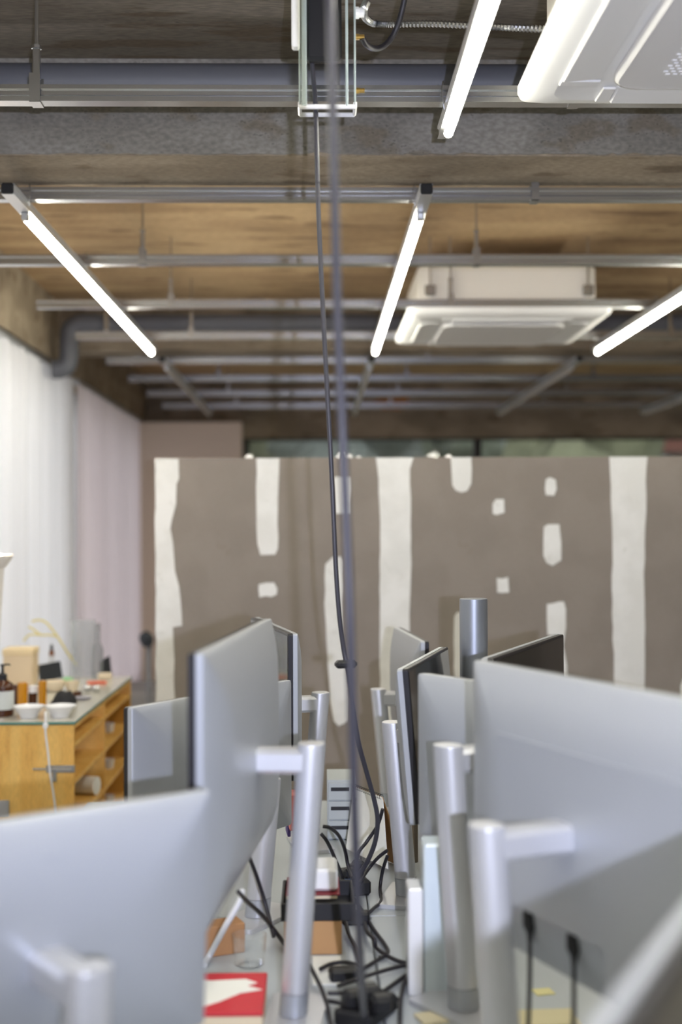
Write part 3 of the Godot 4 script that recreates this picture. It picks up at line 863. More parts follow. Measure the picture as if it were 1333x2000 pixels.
func build_desk_things() -> void:
	# stack: carton, black tray, red book, white box
	single("carton", span(-0.068, 0.048, DESK, DESK + 0.067, 2.53, 2.69, 0.002), M.carton, "brown cardboard carton under the black tray", "carton")
	var t := thing("tray", Vector3(0.0, DESK + 0.067, -2.61), "flat black tray on the cardboard carton", "tray")
	var st := mb()
	add_box(st, at(Vector3(0.0, DESK + 0.069, -2.615)), Vector3(0.148, 0.004, 0.17), 0.001)
	for s in [[0.0, -2.532, 0.148, 0.006], [0.0, -2.698, 0.148, 0.006]]: add_box(st, at(Vector3(s[0], DESK + 0.085, s[1])), Vector3(s[2], 0.036, s[3]), 0.002)
	for s in [-0.071, 0.071]: add_box(st, at(Vector3(s, DESK + 0.085, -2.615)), Vector3(0.006, 0.036, 0.16), 0.002)
	obj("tray_body", done(st), M.black, t)
	t = thing("book", Vector3(-0.01, DESK + 0.103, -2.64), "red covered book under the white box in the tray", "book")
	obj("cover", box(Vector3(-0.01, DESK + 0.112, -2.62), Vector3(0.11, 0.003, 0.13), 0.001), mat(c8(120, 24, 34), 0.6), t)
	obj("pages", box(Vector3(-0.012, DESK + 0.1065, -2.62), Vector3(0.104, 0.007, 0.126), 0.001), M.cream, t)
	t = thing("white_box", Vector3(-0.005, DESK + 0.114, -2.62), "white plastic box on the red book", "box")
	obj("case", box(Vector3(-0.008, DESK + 0.137, -2.62), Vector3(0.098, 0.045, 0.10), 0.006), M.white_gloss, t)
	single("paper_sheet", span(-0.01, 0.045, DESK + 0.0005, DESK + 0.0025, 2.36, 2.515, 0.0), M.paper, "white paper lying before the cardboard carton", "paper")
	# red and white box under the large monitor
	t = thing("printed_box", Vector3(-0.15, DESK, -2.17), "flat red box with white starburst print beside the large monitor stand", "box")
	obj("box_body", span(-0.245, -0.093, DESK, DESK + 0.038, 2.115, 2.302, 0.002), M.cream, t)
	var lid := obj("lid", span(-0.246, -0.092, DESK + 0.038, DESK + 0.046, 2.114, 2.303, 0.002), M.red, t)
	var star := PackedVector2Array([Vector2(-0.244, 2.275), Vector2(-0.19, 2.262), Vector2(-0.13, 2.268), Vector2(-0.108, 2.25), Vector2(-0.125, 2.235), Vector2(-0.098, 2.215), Vector2(-0.135, 2.2), Vector2(-0.17, 2.16), Vector2(-0.21, 2.128), Vector2(-0.244, 2.12), Vector2(-0.244, 2.175), Vector2(-0.205, 2.205), Vector2(-0.225, 2.212), Vector2(-0.244, 2.21)])
	obj("printed_starburst", extrude(Transform3D(Basis(Vector3(1, 0, 0), Vector3(0, 0, -1), Vector3(0, 1, 0)), Vector3(0, DESK + 0.046, 0)), star, 0.0, 0.0006), M.paper, lid, "white starburst print")
	var k := mat(c8(176, 130, 88), 0.85)
	single("carton", box(PY(430, 1830, DESK + 0.03), Vector3(0.09, 0.06, 0.05), 0.002, 0.4), k, "small brown carton standing under the large monitor", "carton")
	t = thing("glass_cup", PY(488, 1892, DESK), "clear low glass cup behind the red box", "cup")
	obj("glass", lathe(PY(488, 1885, DESK), [[0.026, 0.0], [0.03, 0.004], [0.034, 0.06], [0.032, 0.06], [0.028, 0.006]], 24), M.clear, t)
	single("white_cable", tube([PY(400, 1885, DESK + 0.005), PY(412, 1862, DESK + 0.015), P(440, 1810, 2.42), P(468, 1762, 2.42), P(474, 1740, 2.44)], 0.006, 8), M.cable_white, "white cable rising behind the red box", "cable")
	# drawer organiser
	t = thing("drawer_organiser", V(0.064, -0.85, 3.53), "small grey desktop drawer unit with dark slots, before the partition", "drawer unit")
	obj("case", span(0.027, 0.106, DESK, EYE - 0.686, 3.462, 3.62, 0.002), M.drawer, t)
	for q in 3:
		var y0 := DESK + 0.004 + q * 0.0525
		var dr := obj("drawer", span(0.030, 0.103, y0, y0 + 0.049, 3.455, 3.47, 0.002), M.drawer, t)
		obj("slot", span(0.037, 0.088, y0 + 0.026, y0 + 0.036, 3.4545, 3.458), M.black, dr)
	# calendar
	var a := P(676, 1657, 3.3); var b := P(757, 1697, 3.12); var tl := P(692, 1536, 3.36); var tr := P(747, 1557, 3.2)
	t = thing("desk_calendar", (a + b) / 2, "cream standing calendar with wire binding leaning before the drawer unit", "calendar")
	st = mb()
	var back := (b - a).cross(tl - a).normalized() * 0.003
	var pa := PackedVector3Array([a, b, tr, tl])
	var pb := PackedVector3Array([a - back, b - back, tr - back, tl - back])
	add_rings(st, [pa, pb])
	obj("page", done(st), M.paper, t)
	var foot := (b - a).cross(Vector3.UP).normalized()
	if foot.z > 0: foot = -foot
	st = mb()
	var lo0 := a + foot * 0.06; var lo1 := b + foot * 0.06
	lo0.y = DESK + 0.002; lo1.y = DESK + 0.002
	add_rings(st, [PackedVector3Array([lo0, lo1, tr, tl]), PackedVector3Array([lo0 + foot * 0.002, lo1 + foot * 0.002, tr + foot * 0.002, tl + foot * 0.002])])
	obj("easel_back", done(st), M.carton, t)
	for i in 14:
		var p := tl.lerp(tr, (i + 0.5) / 14.0)
		var lp := []
		for j in 9: lp.append(p + Vector3.UP * sin(TAU * j / 8) * 0.006 + (-foot) * cos(TAU * j / 8) * 0.006)
		obj("wire_ring", tube(lp, 0.0007, 4, 2), M.black, t)
	var tm := TextMesh.new()
	tm.text = "21"
	tm.font_size = 16
	tm.pixel_size = 0.0014
	tm.depth = 0.0006
	var ink := obj("numeral", tm, mat(c8(90, 88, 86), 0.8), t)
	var cu := (b - a).normalized()
	var cw := (tl - a).normalized()
	var cn := cu.cross(cw).normalized()
	ink.global_transform = Transform3D(Basis(cu, cn.cross(cu), cn), a.lerp(tl, 0.78) + cu * 0.022 + cn * 0.0008)
	# power strip and cables
	t = thing("power_strip", V(0.09, -0.85, 2.98), "black power strip where the dark cables meet, beside the slender stand", "power strip")
	obj("strip", box(V(0.085, -0.832, 2.99), Vector3(0.05, 0.036, 0.13), 0.006, 0.25), M.black, t)
	for q in 3: obj("plug", box(V(0.085 + 0.012 * (q - 1), -0.805, 2.95 + q * 0.035), Vector3(0.03, 0.03, 0.026), 0.006, 0.2), M.black, t)
	obj("label_plate", box(V(0.07, -0.813, 2.93), Vector3(0.016, 0.004, 0.02), 0.001, 0.25), mat(c8(60, 96, 150), 0.5), t)
	t = thing("power_strip", on_desk(705, 1985), "black power strip under the thick hanging cable", "power strip")
	obj("strip", box(PY(716, 1972, DESK + 0.016), Vector3(0.07, 0.032, 0.12), 0.006, -0.5), M.black, t)
	for q in [[690, 1950], [745, 1960], [725, 1940]]: obj("plug", box(PY(q[0], q[1], DESK + 0.044), Vector3(0.036, 0.03, 0.036), 0.007, 0.3), M.black, t)
	single("power_adapter", box(PY(672, 1902, DESK + 0.012), Vector3(0.055, 0.024, 0.035), 0.005, 0.15), M.black, "small black power adapter on the desk among cables", "adapter")
	single("power_adapter", box(PY(695, 1792, DESK + 0.014), Vector3(0.06, 0.028, 0.03), 0.005, 0.0), M.black, "black power adapter beside the cardboard carton", "adapter")
	var L := DESK + 0.008
	var runs := [
		["dark cable arching left of the power strip to the large monitor", [[631, 1614, 0.20], [645, 1617, 0.195], [662, 1632, 0.16], [674, 1660, 0.11], [680, 1690, 0.07], [688, 1715, 0.05]]],
		["dark cable arching lower, left of the power strip", [[627, 1628, 0.17], [640, 1645, 0.15], [655, 1678, 0.1], [668, 1710, 0.05], [672, 1730, 0.03]]],
		["dark cable passing behind the slender stand to the power strip", [[748, 1580, 0.2], [738, 1612, 0.16], [716, 1645, 0.12], [700, 1668, 0.1], [695, 1705, 0.06]]],
		["dark cable running from the slender stand foot to the power strip", [[757, 1661, 0.1], [738, 1676, 0.08], [718, 1700, 0.05], [700, 1728, 0.04], [690, 1742, 0.03]]],
		["dark cable looping at the foot of the slender stand", [[757, 1672, 0.09], [748, 1700, 0.05], [743, 1735, 0.01], [745, 1760, 0.008], [730, 1775, 0.008], [714, 1790, 0.008]]],
		["dark cable from the power strip across the desk seam", [[672, 1735, 0.03], [688, 1752, 0.01], [706, 1775, 0.008], [728, 1812, 0.008], [752, 1845, 0.008], [757, 1862, 0.008], [730, 1880, 0.008], [690, 1905, 0.008]]],
		["dark knotted cable beside the desk seam", [[713, 1800, 0.008], [718, 1820, 0.02], [732, 1835, 0.025], [735, 1850, 0.01], [752, 1864, 0.01], [775, 1876, 0.008], [797, 1882, 0.008]]],
		["dark cable running to the adapter at the carton", [[676, 1800, 0.02], [682, 1825, 0.01], [694, 1850, 0.008], [702, 1880, 0.008]]],
		["dark cable bowed before the white paper", [[626, 1893, 0.01], [650, 1882, 0.012], [680, 1880, 0.012], [708, 1890, 0.01]]],
		["dark cable slanting to the teal ball", [[798, 1884, 0.008], [750, 1896, 0.012], [700, 1912, 0.012], [660, 1926, 0.008]]],
		["dark cable crossing the desk before the white file box", [[872, 1853, 0.03], [845, 1870, 0.02], [810, 1893, 0.012], [780, 1915, 0.01], [752, 1935, 0.01]]],
		["dark cable crossing below the teal ball", [[874, 1876, 0.03], [840, 1890, 0.02], [800, 1905, 0.012], [785, 1945, 0.01], [782, 2010, 0.01]]],
		["dark cable lying straight across before the strip", [[640, 1940, 0.01], [690, 1941, 0.01], [740, 1946, 0.01], [778, 1952, 0.01]]],
		["dark cable curling from the large monitor stand to the desk edge", [[605, 1885, 0.03], [628, 1930, 0.015], [640, 1965, 0.01], [650, 2015, 0.01]]],
		["dark cable short before the lower power strip", [[636, 1955, 0.01], [665, 1960, 0.012], [690, 1972, 0.02]]],
		["dark cable hanging at the back of the large monitor", [[476, 1638, 0.26], [486, 1670, 0.2], [503, 1715, 0.14], [520, 1770, 0.08], [535, 1830, 0.03]]],
		["dark cable slanting below the large monitor", [[466, 1742, 0.18], [482, 1760, 0.14], [510, 1785, 0.09], [535, 1815, 0.04], [560, 1850, 0.01]]],
		["dark cable bundle behind the leaning monitor", [[793, 1450, 0.3], [789, 1480, 0.26], [792, 1505, 0.22], [800, 1530, 0.16], [806, 1580, 0.1]]],
		["dark cable short bridge behind the slender stand", [[818, 1602, 0.1], [804, 1615, 0.09], [793, 1628, 0.08], [778, 1642, 0.06]]]]
	for r in runs:
		var pts := []
		for q in r[1]: pts.append(PY(q[0], q[1], DESK + q[2]))
		single("desk_cable", tube(pts, 0.0042, 8), M.cable, r[0], "cable", "cables on the desks")
	# things on the far-side desks
	var blue := pane(c8(222, 234, 240), 0.88, 0.2)
	t = thing("file_box", V(0.21, -0.85, 2.37), "pale blue translucent file box behind the middle monitor stand", "file box")
	obj("file_holder", span(0.194, 0.25, DESK, DESK + 0.275, 2.30, 2.37, 0.004), blue, t)
	single("white_carton", span(0.165, 0.192, DESK, DESK + 0.195, 2.30, 2.37, 0.003), M.white_gloss, "narrow white carton beside the pale blue file box", "carton")
	single("teal_ball", lathe(PY(848, 1893, DESK), [[0.004, 0.0], [0.013, 0.006], [0.016, 0.015], [0.012, 0.026], [0.003, 0.031]], 16), mat(c8(60, 170, 190), 0.4), "small teal ball on the desk beside the white carton", "ball")
	single("film_canister", lathe(PY(866, 1902, DESK), [[0.011, 0.0], [0.011, 0.02], [0.009, 0.022]], 16), M.black, "small black canister beside the teal ball", "canister")
	var yel := mat(c8(226, 218, 160), 0.8)
	single("sticky_note", box(PY(1062, 1937, DESK + 0.001), Vector3(0.035, 0.002, 0.03), 0.0, 0.2), yel, "small yellow sticky note under the largest monitor", "note")
	single("paper_pad", box(PY(1065, 1990, DESK + 0.004), Vector3(0.11, 0.008, 0.07), 0.001, 0.05), mat(c8(216, 206, 168), 0.8), "yellowish paper pad under the largest monitor", "paper pad")
	single("paper_pad", box(PY(850, 1988, DESK + 0.003), Vector3(0.06, 0.006, 0.05), 0.001, 0.3), mat(c8(216, 206, 176), 0.8), "yellowish paper pad before the middle monitor stand", "paper pad")
	single("wooden_panel", box(P(800, 1618, 3.16), Vector3(0.012, 0.15, 0.09), 0.002, 0.3), mat(c8(118, 106, 90), 0.7), "brown panel leaning behind the slender stand", "panel")
	single("white_note", box(Vector3(P(786, 1535, 3.4).x, DESK + 0.08, -3.4), Vector3(0.07, 0.16, 0.003), 0.0005, 0.2), M.paper, "white paper standing behind the leaning monitor", "paper")
	single("booklet", box(P(572, 1582, 3.2), Vector3(0.02, 0.09, 0.07), 0.002, 0.1), mat(c8(206, 120, 112), 0.6), "salmon booklet standing beside the large monitor stand", "booklet")
	single("booklet", box(P(563, 1590, 3.24), Vector3(0.008, 0.1, 0.07), 0.001, 0.1), mat(c8(70, 52, 120), 0.6), "violet booklet standing beside the large monitor stand", "booklet")

# ---------------------------------------------------------------- the wooden cabinet and what stands on it
const CAB := 0.93
func cab(px: float, py: float) -> Vector3:
	return PY(px, py, CAB)

func vessel(called: String, base: Vector3, prof: Array, m: Material, label: String, category: String, group := "") -> MeshInstance3D:
	return single(called, lathe(base, prof, 24), m, label, category, group)

func build_cabinet() -> void:
	var c := PY(149, 1409, CAB)
	var e := PY(252, 1321, CAB)
	var d0 := -c.z
	var d1 := -e.z
	var x1 := (c.x + e.x) / 2
	var x0 := -1.46
	var t := thing("cabinet", Vector3((x0 + x1) / 2, 0, -(d0 + d1) / 2), "yellow plywood cabinet with open shelves and a green edged glass top", "cabinet")
	var y := CAB - 0.012
	obj("glass_top", span(x0, x1 + 0.004, y + 0.002, CAB, d0 - 0.004, d1 + 0.004, 0.002), mat(c8(196, 192, 178), 0.12), t)
	obj("glass_edge", span(x0, x1 + 0.0055, y + 0.003, CAB - 0.001, d0 - 0.0055, d0 - 0.003), mat(c8(84, 136, 124), 0.2), t, "green glass edge")
	obj("glass_edge", span(x1 + 0.003, x1 + 0.0055, y + 0.003, CAB - 0.001, d0 - 0.004, d1), mat(c8(84, 136, 124), 0.2), t, "green glass edge")
	obj("end_panel", span(x0, x1, 0.0, y, d0, d0 + 0.018, 0.001), M.wood, t)
	obj("end_panel", span(x0, x1, 0.0, y, d1 - 0.018, d1, 0.001), M.wood, t)
	obj("back_panel", span(x1 - 0.34, x1 - 0.33, 0.0, y, d0 + 0.018, d1 - 0.018), M.wood, t)
	var mid := -PY(205, 1361, CAB).z
	obj("divider", span(x1 - 0.33, x1 - 0.001, 0.0, y, mid - 0.009, mid + 0.009, 0.001), M.wood, t)
	for s in [y - 0.009, CAB - 0.085, CAB - 0.215, CAB - 0.37, CAB - 0.53, CAB - 0.7, 0.05]:
		obj("shelf", span(x1 - 0.33, x1 - 0.002, s - 0.008, s + 0.008, d0 + 0.018, d1 - 0.018, 0.001), M.wood, t)
	# metal hook and cord on its end
	var k := thing("bracket", P(118, 1502, d0), "small metal bracket with a rod on the cabinet end", "bracket")
	obj("plate", box(P(118, 1502, d0 - 0.004), Vector3(0.10, 0.026, 0.006), 0.002), M.galv, k)
	obj("rod", tube([P(64, 1502, d0 - 0.012), P(140, 1502, d0 - 0.012)], 0.004, 8), M.galv, k)
	obj("latch", box(P(106, 1516, d0 - 0.008), Vector3(0.016, 0.04, 0.01), 0.003), M.galv, k)
	k = thing("charging_lead", P(89, 1415, d0), "white cord with a plug hanging down the cabinet end", "cord")
	obj("plug", box(P(89, 1417, d0 - 0.014), Vector3(0.018, 0.02, 0.014), 0.004), M.white_gloss, k)
	obj("cord", tube([P(89, 1398, d0 + 0.03) + Vector3(0, 0.012, 0.0), P(89, 1404, d0 - 0.012), P(89, 1430, d0 - 0.014), P(94, 1470, d0 - 0.02), P(98, 1510, d0 - 0.02), P(106, 1560, d0 - 0.014), P(112, 1620, d0 - 0.012)], 0.0036, 8), M.cable_white, k)
	single("socket_plate", box(P(4, 1580, d0 - 0.004), Vector3(0.05, 0.06, 0.008), 0.002), M.galv, "grey socket plate low on the cabinet end", "socket")
	# things in the shelves
	var sh := CAB - 0.37 + 0.008
	single("paper_roll", lathe(Vector3(x1 - 0.105, sh + 0.0355, -(mid - 0.1)), [[0.012, 0], [0.035, 0.001], [0.035, 0.099], [0.012, 0.1]], 24, Vector3(0.96, 0, 0.28)), M.paper, "white paper roll lying in the cabinet shelf", "paper roll")
	single("small_carton", span(x1 - 0.06, x1 - 0.02, sh + 0.001, sh + 0.07, mid + 0.02, mid + 0.06, 0.002), mat(c8(70, 122, 92), 0.6), "small green carton in the cabinet shelf", "carton")
	var slots := [[-0.215, 0.05, 0.035], [-0.215, 0.42, 0.03], [-0.37, 0.42, 0.03], [-0.53, 0.42, 0.035]]
	var said := ["white cup by the divider of the cabinet", "white cup deeper on the same cabinet shelf", "white cup on the shelf with the green carton", "white cup on the cabinet shelf below"]
	for i in 4:
		var s = slots[i]
		single("small_cup", lathe(Vector3(x1 - 0.05, CAB + s[0] + 0.008, -(mid + s[1])), [[0.016, 0], [0.02, s[2] + 0.01], [0.018, s[2] + 0.01], [0.014, 0.004]], 16), M.white_gloss, said[i], "cup")
	single("tray_insert", span(x1 - 0.05, x1 - 0.004, CAB - 0.53 + 0.009, CAB - 0.42, d0 + 0.03, d0 + 0.09, 0.004), M.white_gloss, "white plastic bin in the lower cabinet shelf", "bin")
	# on the glass top
	k = thing("pump_bottle", cab(5, 1398), "dark brown pump bottle with white label at the cabinet edge", "bottle")
	var pb := cab(5, 1398)
	obj("bottle", lathe(pb, [[0.036, 0], [0.04, 0.004], [0.04, 0.10], [0.036, 0.114], [0.018, 0.127], [0.014, 0.13]], 28), M.amber_dark, k)
	obj("paper_label", lathe(pb + Vector3(0, 0.025, 0), [[0.0405, 0], [0.0406, 0.001], [0.0406, 0.065], [0.0405, 0.066]], 28), mat(c8(206, 210, 206), 0.7), k, "white paper label")
	obj("pump", lathe(pb + Vector3(0, 0.128, 0), [[0.016, 0], [0.016, 0.02], [0.006, 0.026], [0.005, 0.048], [0.009, 0.05], [0.009, 0.056]], 20), M.black, k)
	obj("spout", tube([pb + Vector3(0, 0.181, 0), pb + Vector3(0.022, 0.184, 0.004), pb + Vector3(0.03, 0.181, 0.006)], 0.0028, 8), M.black, k)
	var bowl := [[0.028, 0], [0.03, 0.003], [0.042, 0.026], [0.054, 0.036], [0.056, 0.041], [0.052, 0.040], [0.04, 0.028], [0.026, 0.006]]
	vessel("bowl", cab(56, 1401), bowl, M.white_gloss, "white plastic bowl beside the pump bottle", "bowl", "white bowls on the cabinet")
	vessel("bowl", cab(118, 1400), bowl, M.white_gloss, "white plastic bowl before the black cloth pouch", "bowl", "white bowls on the cabinet")
	vessel("amber_jar", cab(44, 1378), [[0.018, 0], [0.019, 0.002], [0.019, 0.082], [0.015, 0.088]], M.amber, "amber jar behind the white bowls, beside the pump bottle", "jar", "amber jars")
	vessel("amber_jar", cab(83, 1377), [[0.014, 0], [0.015, 0.002], [0.015, 0.088], [0.012, 0.093]], M.amber, "slim amber jar beside the black cloth pouch", "jar", "amber jars")
	vessel("amber_jar", cab(32, 1376), [[0.012, 0], [0.013, 0.002], [0.013, 0.07], [0.01, 0.075]], M.amber_dark, "dark brown small jar half behind the pump bottle", "jar", "amber jars")
	k = thing("capped_jar", cab(64, 1376), "dark jar with a wide white cap between the amber jars", "jar")
	obj("jar", lathe(cab(64, 1376), [[0.016, 0], [0.017, 0.002], [0.017, 0.046]], 20), M.amber_dark, k)
	obj("cap", lathe(cab(64, 1376) + Vector3(0, 0.046, 0), [[0.02, 0], [0.02, 0.024], [0.018, 0.026]], 20), M.white_gloss, k, "white cap")
	var st := mb()
	var rings := []
	var pc := cab(121, 1378)
	for i in 6:
		var f := i / 5.0
		var rg := PackedVector3Array()
		for j in 14:
			var a := TAU * j / 14
			var w := 0.05 * (1.0 - f * f * 0.6)
			rg.append(pc + Vector3(cos(a) * w * (1.0 + 0.12 * sin(a * 3 + i)) + 0.016 * f, 0.052 * f + 0.006 * sin(a * 2 + 1) * f, sin(a) * w * 0.7))
		rings.append(rg)
	add_rings(st, rings)
	single("cloth_pouch", soften(st, 0.6), mat(c8(22, 21, 25), 0.6), "crumpled black cloth pouch on the cabinet", "pouch")
	vessel("cream_bowl", cab(108, 1350), [[0.022, 0], [0.03, 0.006], [0.042, 0.03], [0.04, 0.044], [0.036, 0.044], [0.02, 0.008]], M.cream, "cream ceramic bowl behind the black pouch", "bowl")
	vessel("cream_pot", cab(141, 1349), [[0.02, 0], [0.024, 0.012], [0.03, 0.036], [0.028, 0.04], [0.02, 0.014]], M.cream, "cream small pot beside the silver foil balls", "pot")
	single("dark_block", box(cab(152, 1358) + Vector3(0, 0.008, 0), Vector3(0.03, 0.016, 0.03), 0.002), M.amber_dark, "small dark block before the cream pot", "block")
	vessel("grey_dish", cab(160, 1366), [[0.02, 0], [0.034, 0.004], [0.036, 0.009], [0.032, 0.008]], mat(c8(150, 148, 158), 0.3), "flat grey dish beside the black pouch", "dish")
	k = thing("pale_box", cab(41, 1336), "pale beige cardboard box with a lid behind the amber jars", "box")
	var bx := cab(41, 1336)
	obj("box_body", box(bx + Vector3(0, 0.065, 0), Vector3(0.125, 0.13, 0.12), 0.003), mat(c8(222, 200, 166), 0.8), k)
	obj("lid", box(bx + Vector3(0, 0.143, 0), Vector3(0.131, 0.028, 0.126), 0.003), mat(c8(228, 206, 164), 0.8), k)
	st = mb()
	add_box(st, Transform3D(Basis(Vector3.BACK, 0.16) * Basis(Vector3.UP, 0.35), cab(98, 1331) + Vector3(0, 0.044, 0)), Vector3(0.10, 0.075, 0.008), 0.002)
	single("black_card", done(st), mat(c8(32, 36, 38), 0.6), "black card standing behind the cream bowl", "card")
	k = thing("dropper_bottle", cab(101, 1326), "dropper bottle with amber neck rising behind the black card", "bottle")
	var db := cab(101, 1326)
	obj("bottle", lathe(db, [[0.012, 0], [0.013, 0.002], [0.013, 0.10], [0.010, 0.104]], 16), M.cable_white, k)
	obj("neck", lathe(db + Vector3(0, 0.104, 0), [[0.011, 0], [0.011, 0.022]], 16), mat(c8(128, 70, 20), 0.3), k)
	obj("dropper", lathe(db + Vector3(0, 0.126, 0), [[0.007, 0], [0.007, 0.02], [0.004, 0.028]], 12), M.black, k)
	k = thing("glass_vase", cab(162, 1321), "wide clear glass vase with dried stems on the cabinet", "vase")
	var gv := cab(162, 1321)
	obj("glass", lathe(gv, [[0.05, 0], [0.053, 0.003], [0.05, 0.12], [0.056, 0.13], [0.056, 0.255], [0.054, 0.255], [0.054, 0.132], [0.047, 0.12], [0.05, 0.006]], 28), pane(c8(200, 208, 212), 0.2, 0.05), k)
	var dry := mat(c8(222, 206, 120), 0.8)
	var stems := [[[150, 1300], [132, 1275], [118, 1252], [104, 1232], [90, 1216], [76, 1211], [62, 1214]], [[112, 1243], [96, 1240], [80, 1240], [66, 1230], [56, 1224]], [[80, 1240], [58, 1240], [46, 1252]]]
	for s in stems:
		var pts := []
		for q in s: pts.append(P(q[0], q[1], -gv.z - 0.02))
		obj("dried_stem", tube(pts, 0.0045, 6), dry, k, "yellow dried stem")
	vessel("bottle_vase", cab(191, 1324), [[0.024, 0], [0.025, 0.003], [0.025, 0.13], [0.012, 0.16], [0.012, 0.245], [0.010, 0.245]], pane(c8(150, 156, 158), 0.45, 0.05), "grey glass bottle beside the wide vase", "bottle")
	vessel("green_lid", cab(132, 1330), [[0.02, 0], [0.026, 0.004], [0.022, 0.014], [0.006, 0.018]], mat(c8(150, 206, 150), 0.5), "pale green round lid behind the cream pot", "lid")
	single("red_packet", box(cab(189, 1336) + Vector3(0, 0.006, 0), Vector3(0.085, 0.012, 0.04), 0.004, 0.1), mat(c8(216, 106, 76), 0.5), "flat orange red packet near the vases", "packet")
	single("cream_block", box(cab(205, 1327) + Vector3(0, 0.014, 0), Vector3(0.06, 0.028, 0.04), 0.005), M.cream, "cream block beside the orange red packet", "block")
	vessel("foil_ball", cab(170, 1351), [[0.006, 0], [0.017, 0.008], [0.018, 0.018], [0.008, 0.03]], M.galv, "silver foil ball beside the cream pot", "foil ball", "foil balls")
	vessel("foil_ball", cab(188, 1351), [[0.006, 0], [0.015, 0.006], [0.017, 0.016], [0.008, 0.026]], M.galv, "silver foil ball before the orange red packet", "foil ball", "foil balls")
	var wp := cab(207, 1321)
	single("black_wedge", extrude(Transform3D(Basis.IDENTITY, wp), PackedVector2Array([Vector2(-0.028, 0), Vector2(0.026, 0), Vector2(0.016, 0.094), Vector2(-0.028, 0.066)]), -0.01, 0.01), mat(c8(36, 38, 38), 0.6), "black wedge shaped stand at the far cabinet end", "stand")
	# uplighter
	k = thing("uplight_lamp", cab(-16, 1376), "white cone shaped uplight lamp with glowing rim on the cabinet", "lamp")
	var lb := cab(-16, 1376)
	var hh := P(0, 1084, -lb.z).y - CAB
	obj("foot", lathe(lb, [[0.06, 0], [0.06, 0.008], [0.055, 0.012]], 28), M.white_gloss, k)
	obj("stem", lathe(lb + Vector3(0, 0.01, 0), [[0.014, 0], [0.018, 0.08], [0.046, hh - 0.06]], 28), M.white_wall, k)
	obj("shade", lathe(lb, [[0.046, hh - 0.05], [0.054, hh - 0.045], [0.076, hh - 0.012], [0.08, hh], [0.078, hh], [0.07, hh - 0.012], [0.045, hh - 0.042]], 32), M.white_wall, k)
	var bulb := mat(c8(255, 240, 220), 0.5)
	bulb.emission_enabled = true
	bulb.emission = Color(1.0, 0.9, 0.78)
	bulb.emission_energy_multiplier = 14.0
	obj("bulb", lathe(lb, [[0.02, hh - 0.035], [0.06, hh - 0.02], [0.062, hh - 0.01], [0.03, hh + 0.004]], 24), bulb, k)
	var ol := OmniLight3D.new()
	ol.name = "lamp_light"
	k.add_child(ol)
	ol.global_position = lb + Vector3(0, hh + 0.03, 0)
	ol.light_color = Color(1.0, 0.9, 0.78)
	ol.light_energy = 0.05
	ol.light_size = 0.04
	ol.omni_range = 20.0
	ol.omni_attenuation = 2.0
	ol.shadow_enabled = true
	# behind the cabinet
	k = thing("bench", Vector3(-1.1, 0, -8.3), "grey upholstered bench in the gap beside the partition", "bench")
	obj("cushion", span(-1.3, -0.5, 0.42, 0.57, 7.95, 8.6, 0.02), mat(c8(150, 146, 146), 0.9), k)
	obj("base", span(-1.28, -0.52, 0.05, 0.42, 7.98, 8.58, 0.01), mat(c8(172, 156, 152), 0.9), k)
	for s in [-1.2, -0.6]: obj("leg", span(s - 0.02, s + 0.02, 0.0, 0.06, 8.1, 8.14), M.black, k)
	k = thing("standing_fan", Vector3(-0.99, 0, -7.4), "small standing fan with dark head beside the partition edge", "fan")
	var fh := P(291, 1250, 7.4)
	obj("head", lathe(fh + Vector3(-0.03, 0, 0.05), [[0.012, 0], [0.045, 0.015], [0.048, 0.04], [0.02, 0.07]], 20, Vector3(0.6, 0.2, -0.7)), mat(c8(44, 48, 54), 0.5), k)
	obj("pole", lathe(Vector3(fh.x, 0.02, fh.z), [[0.02, 0], [0.016, fh.y - 0.05]], 12), mat(c8(130, 130, 134), 0.5), k)
	obj("foot", lathe(Vector3(fh.x, 0.0, fh.z), [[0.14, 0], [0.14, 0.015], [0.1, 0.025]], 24), mat(c8(130, 130, 134), 0.5), k)

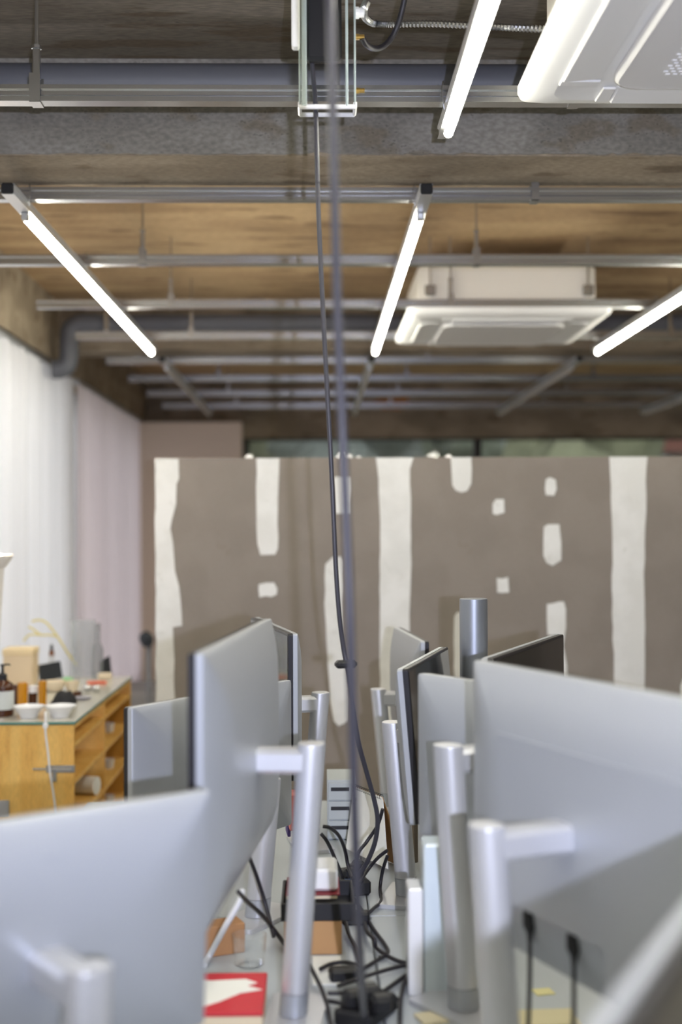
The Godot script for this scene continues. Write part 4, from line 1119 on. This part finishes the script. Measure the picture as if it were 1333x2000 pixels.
# ---------------------------------------------------------------- outside
func build_outside() -> void:
	struct("ground", span(-60, 60, -0.6, -0.5, 12.6, 90), mat(c8(96, 104, 76), 0.95), "grassy ground outside the far windows")
	struct("ground", span(-60, -2.2, -0.6, -0.5, -20, 12.6), mat(c8(120, 120, 112), 0.95), "paved ground outside the left windows")
	var rng := RandomNumberGenerator.new()
	rng.seed = 77
	var noise := FastNoiseLite.new()
	noise.seed = 9
	noise.frequency = 0.9
	var said := ["green tree outside beside the beige wall piece", "olive tree outside, second from the beige wall piece", "bluish green tree outside, third from the beige wall piece", "green tree outside just before the window mullion", "olive tree outside just past the window mullion", "green tree outside before the brick house", "bluish green tree outside past the brick house", "olive tree outside at the end of the far window"]
	var ms := [M.leaf_a, M.leaf_b, M.leaf_c]
	for k in 8:
		var x := -3.2 + k * 1.75 + rng.randf_range(-0.1, 0.1)
		if k == 6: x += 0.2
		var d := 19.0 + (k % 2) * 4.0 + rng.randf_range(-0.3, 0.3)
		var t := thing("tree", Vector3(x, -0.5, -d), said[k], "tree", "trees outside the far windows")
		obj("trunk", lathe(Vector3(x, -0.5, -d), [[0.16, 0], [0.1, 2.4], [0.05, 3.6]], 10), M.bark, t)
		var st := mb()
		for j in 26:
			var c := Vector3(x + rng.randf_range(-0.85, 0.85), rng.randf_range(1.6, 5.2), -d + rng.randf_range(-0.9, 0.9))
			blob(st, c, rng.randf_range(0.4, 0.75), noise)
		obj("crown", done(st), ms[k % 3], t)
	var h := thing("house", Vector3(6.8, -0.5, -27), "small house with reddish roof beyond the trees", "house")
	obj("wall", span(4.6, 9.0, -0.5, 3.1, 25, 30), mat(c8(150, 146, 142), 0.9), h)
	obj("roof", extrude(Transform3D(Basis.IDENTITY, Vector3(6.8, 3.1, 0)), PackedVector2Array([Vector2(-2.5, 0), Vector2(2.5, 0), Vector2(1.6, 1.3), Vector2(-1.6, 1.3)]), -24.7, -30.3), mat(c8(150, 96, 82), 0.9), h)
	single("hedge", box(Vector3(0, 1.8, -34), Vector3(60, 4.6, 2.0), 0.4), M.leaf_c, "tall dark green hedge beyond the trees", "hedge")

func blob(st: SurfaceTool, c: Vector3, r: float, noise: FastNoiseLite) -> void:
	var rings := []
	for i in 7:
		var a := PI * i / 6
		var rg := PackedVector3Array()
		for j in 10:
			var b := TAU * j / 10
			var v := Vector3(sin(a) * cos(b), cos(a), sin(a) * sin(b))
			rg.append(c + v * r * (1.0 + 0.55 * noise.get_noise_3dv((c + v) * 2.0)))
		rings.append(rg)
	add_rings(st, rings, true, false, false)

# ----------------------------------------------------------------
func _ready() -> void:
	camera_and_light()
	make_materials()
	build_room()
	build_outside()
	curtain("sheer_curtain", -1.565, 2.7, 8.1, EYE + 0.965, M.curtain, "white pleated sheer curtain hanging beside the wooden cabinet")
	curtain("sheer_curtain", -1.55, 8.16, 11.05, EYE + 0.95, M.curtain_far, "pinkish sheer curtain in the far bay beside the beige wall piece")
	build_ceiling()
	build_partition()
	build_desks()
	build_monitors()
	build_desk_things()
	build_cabinet()
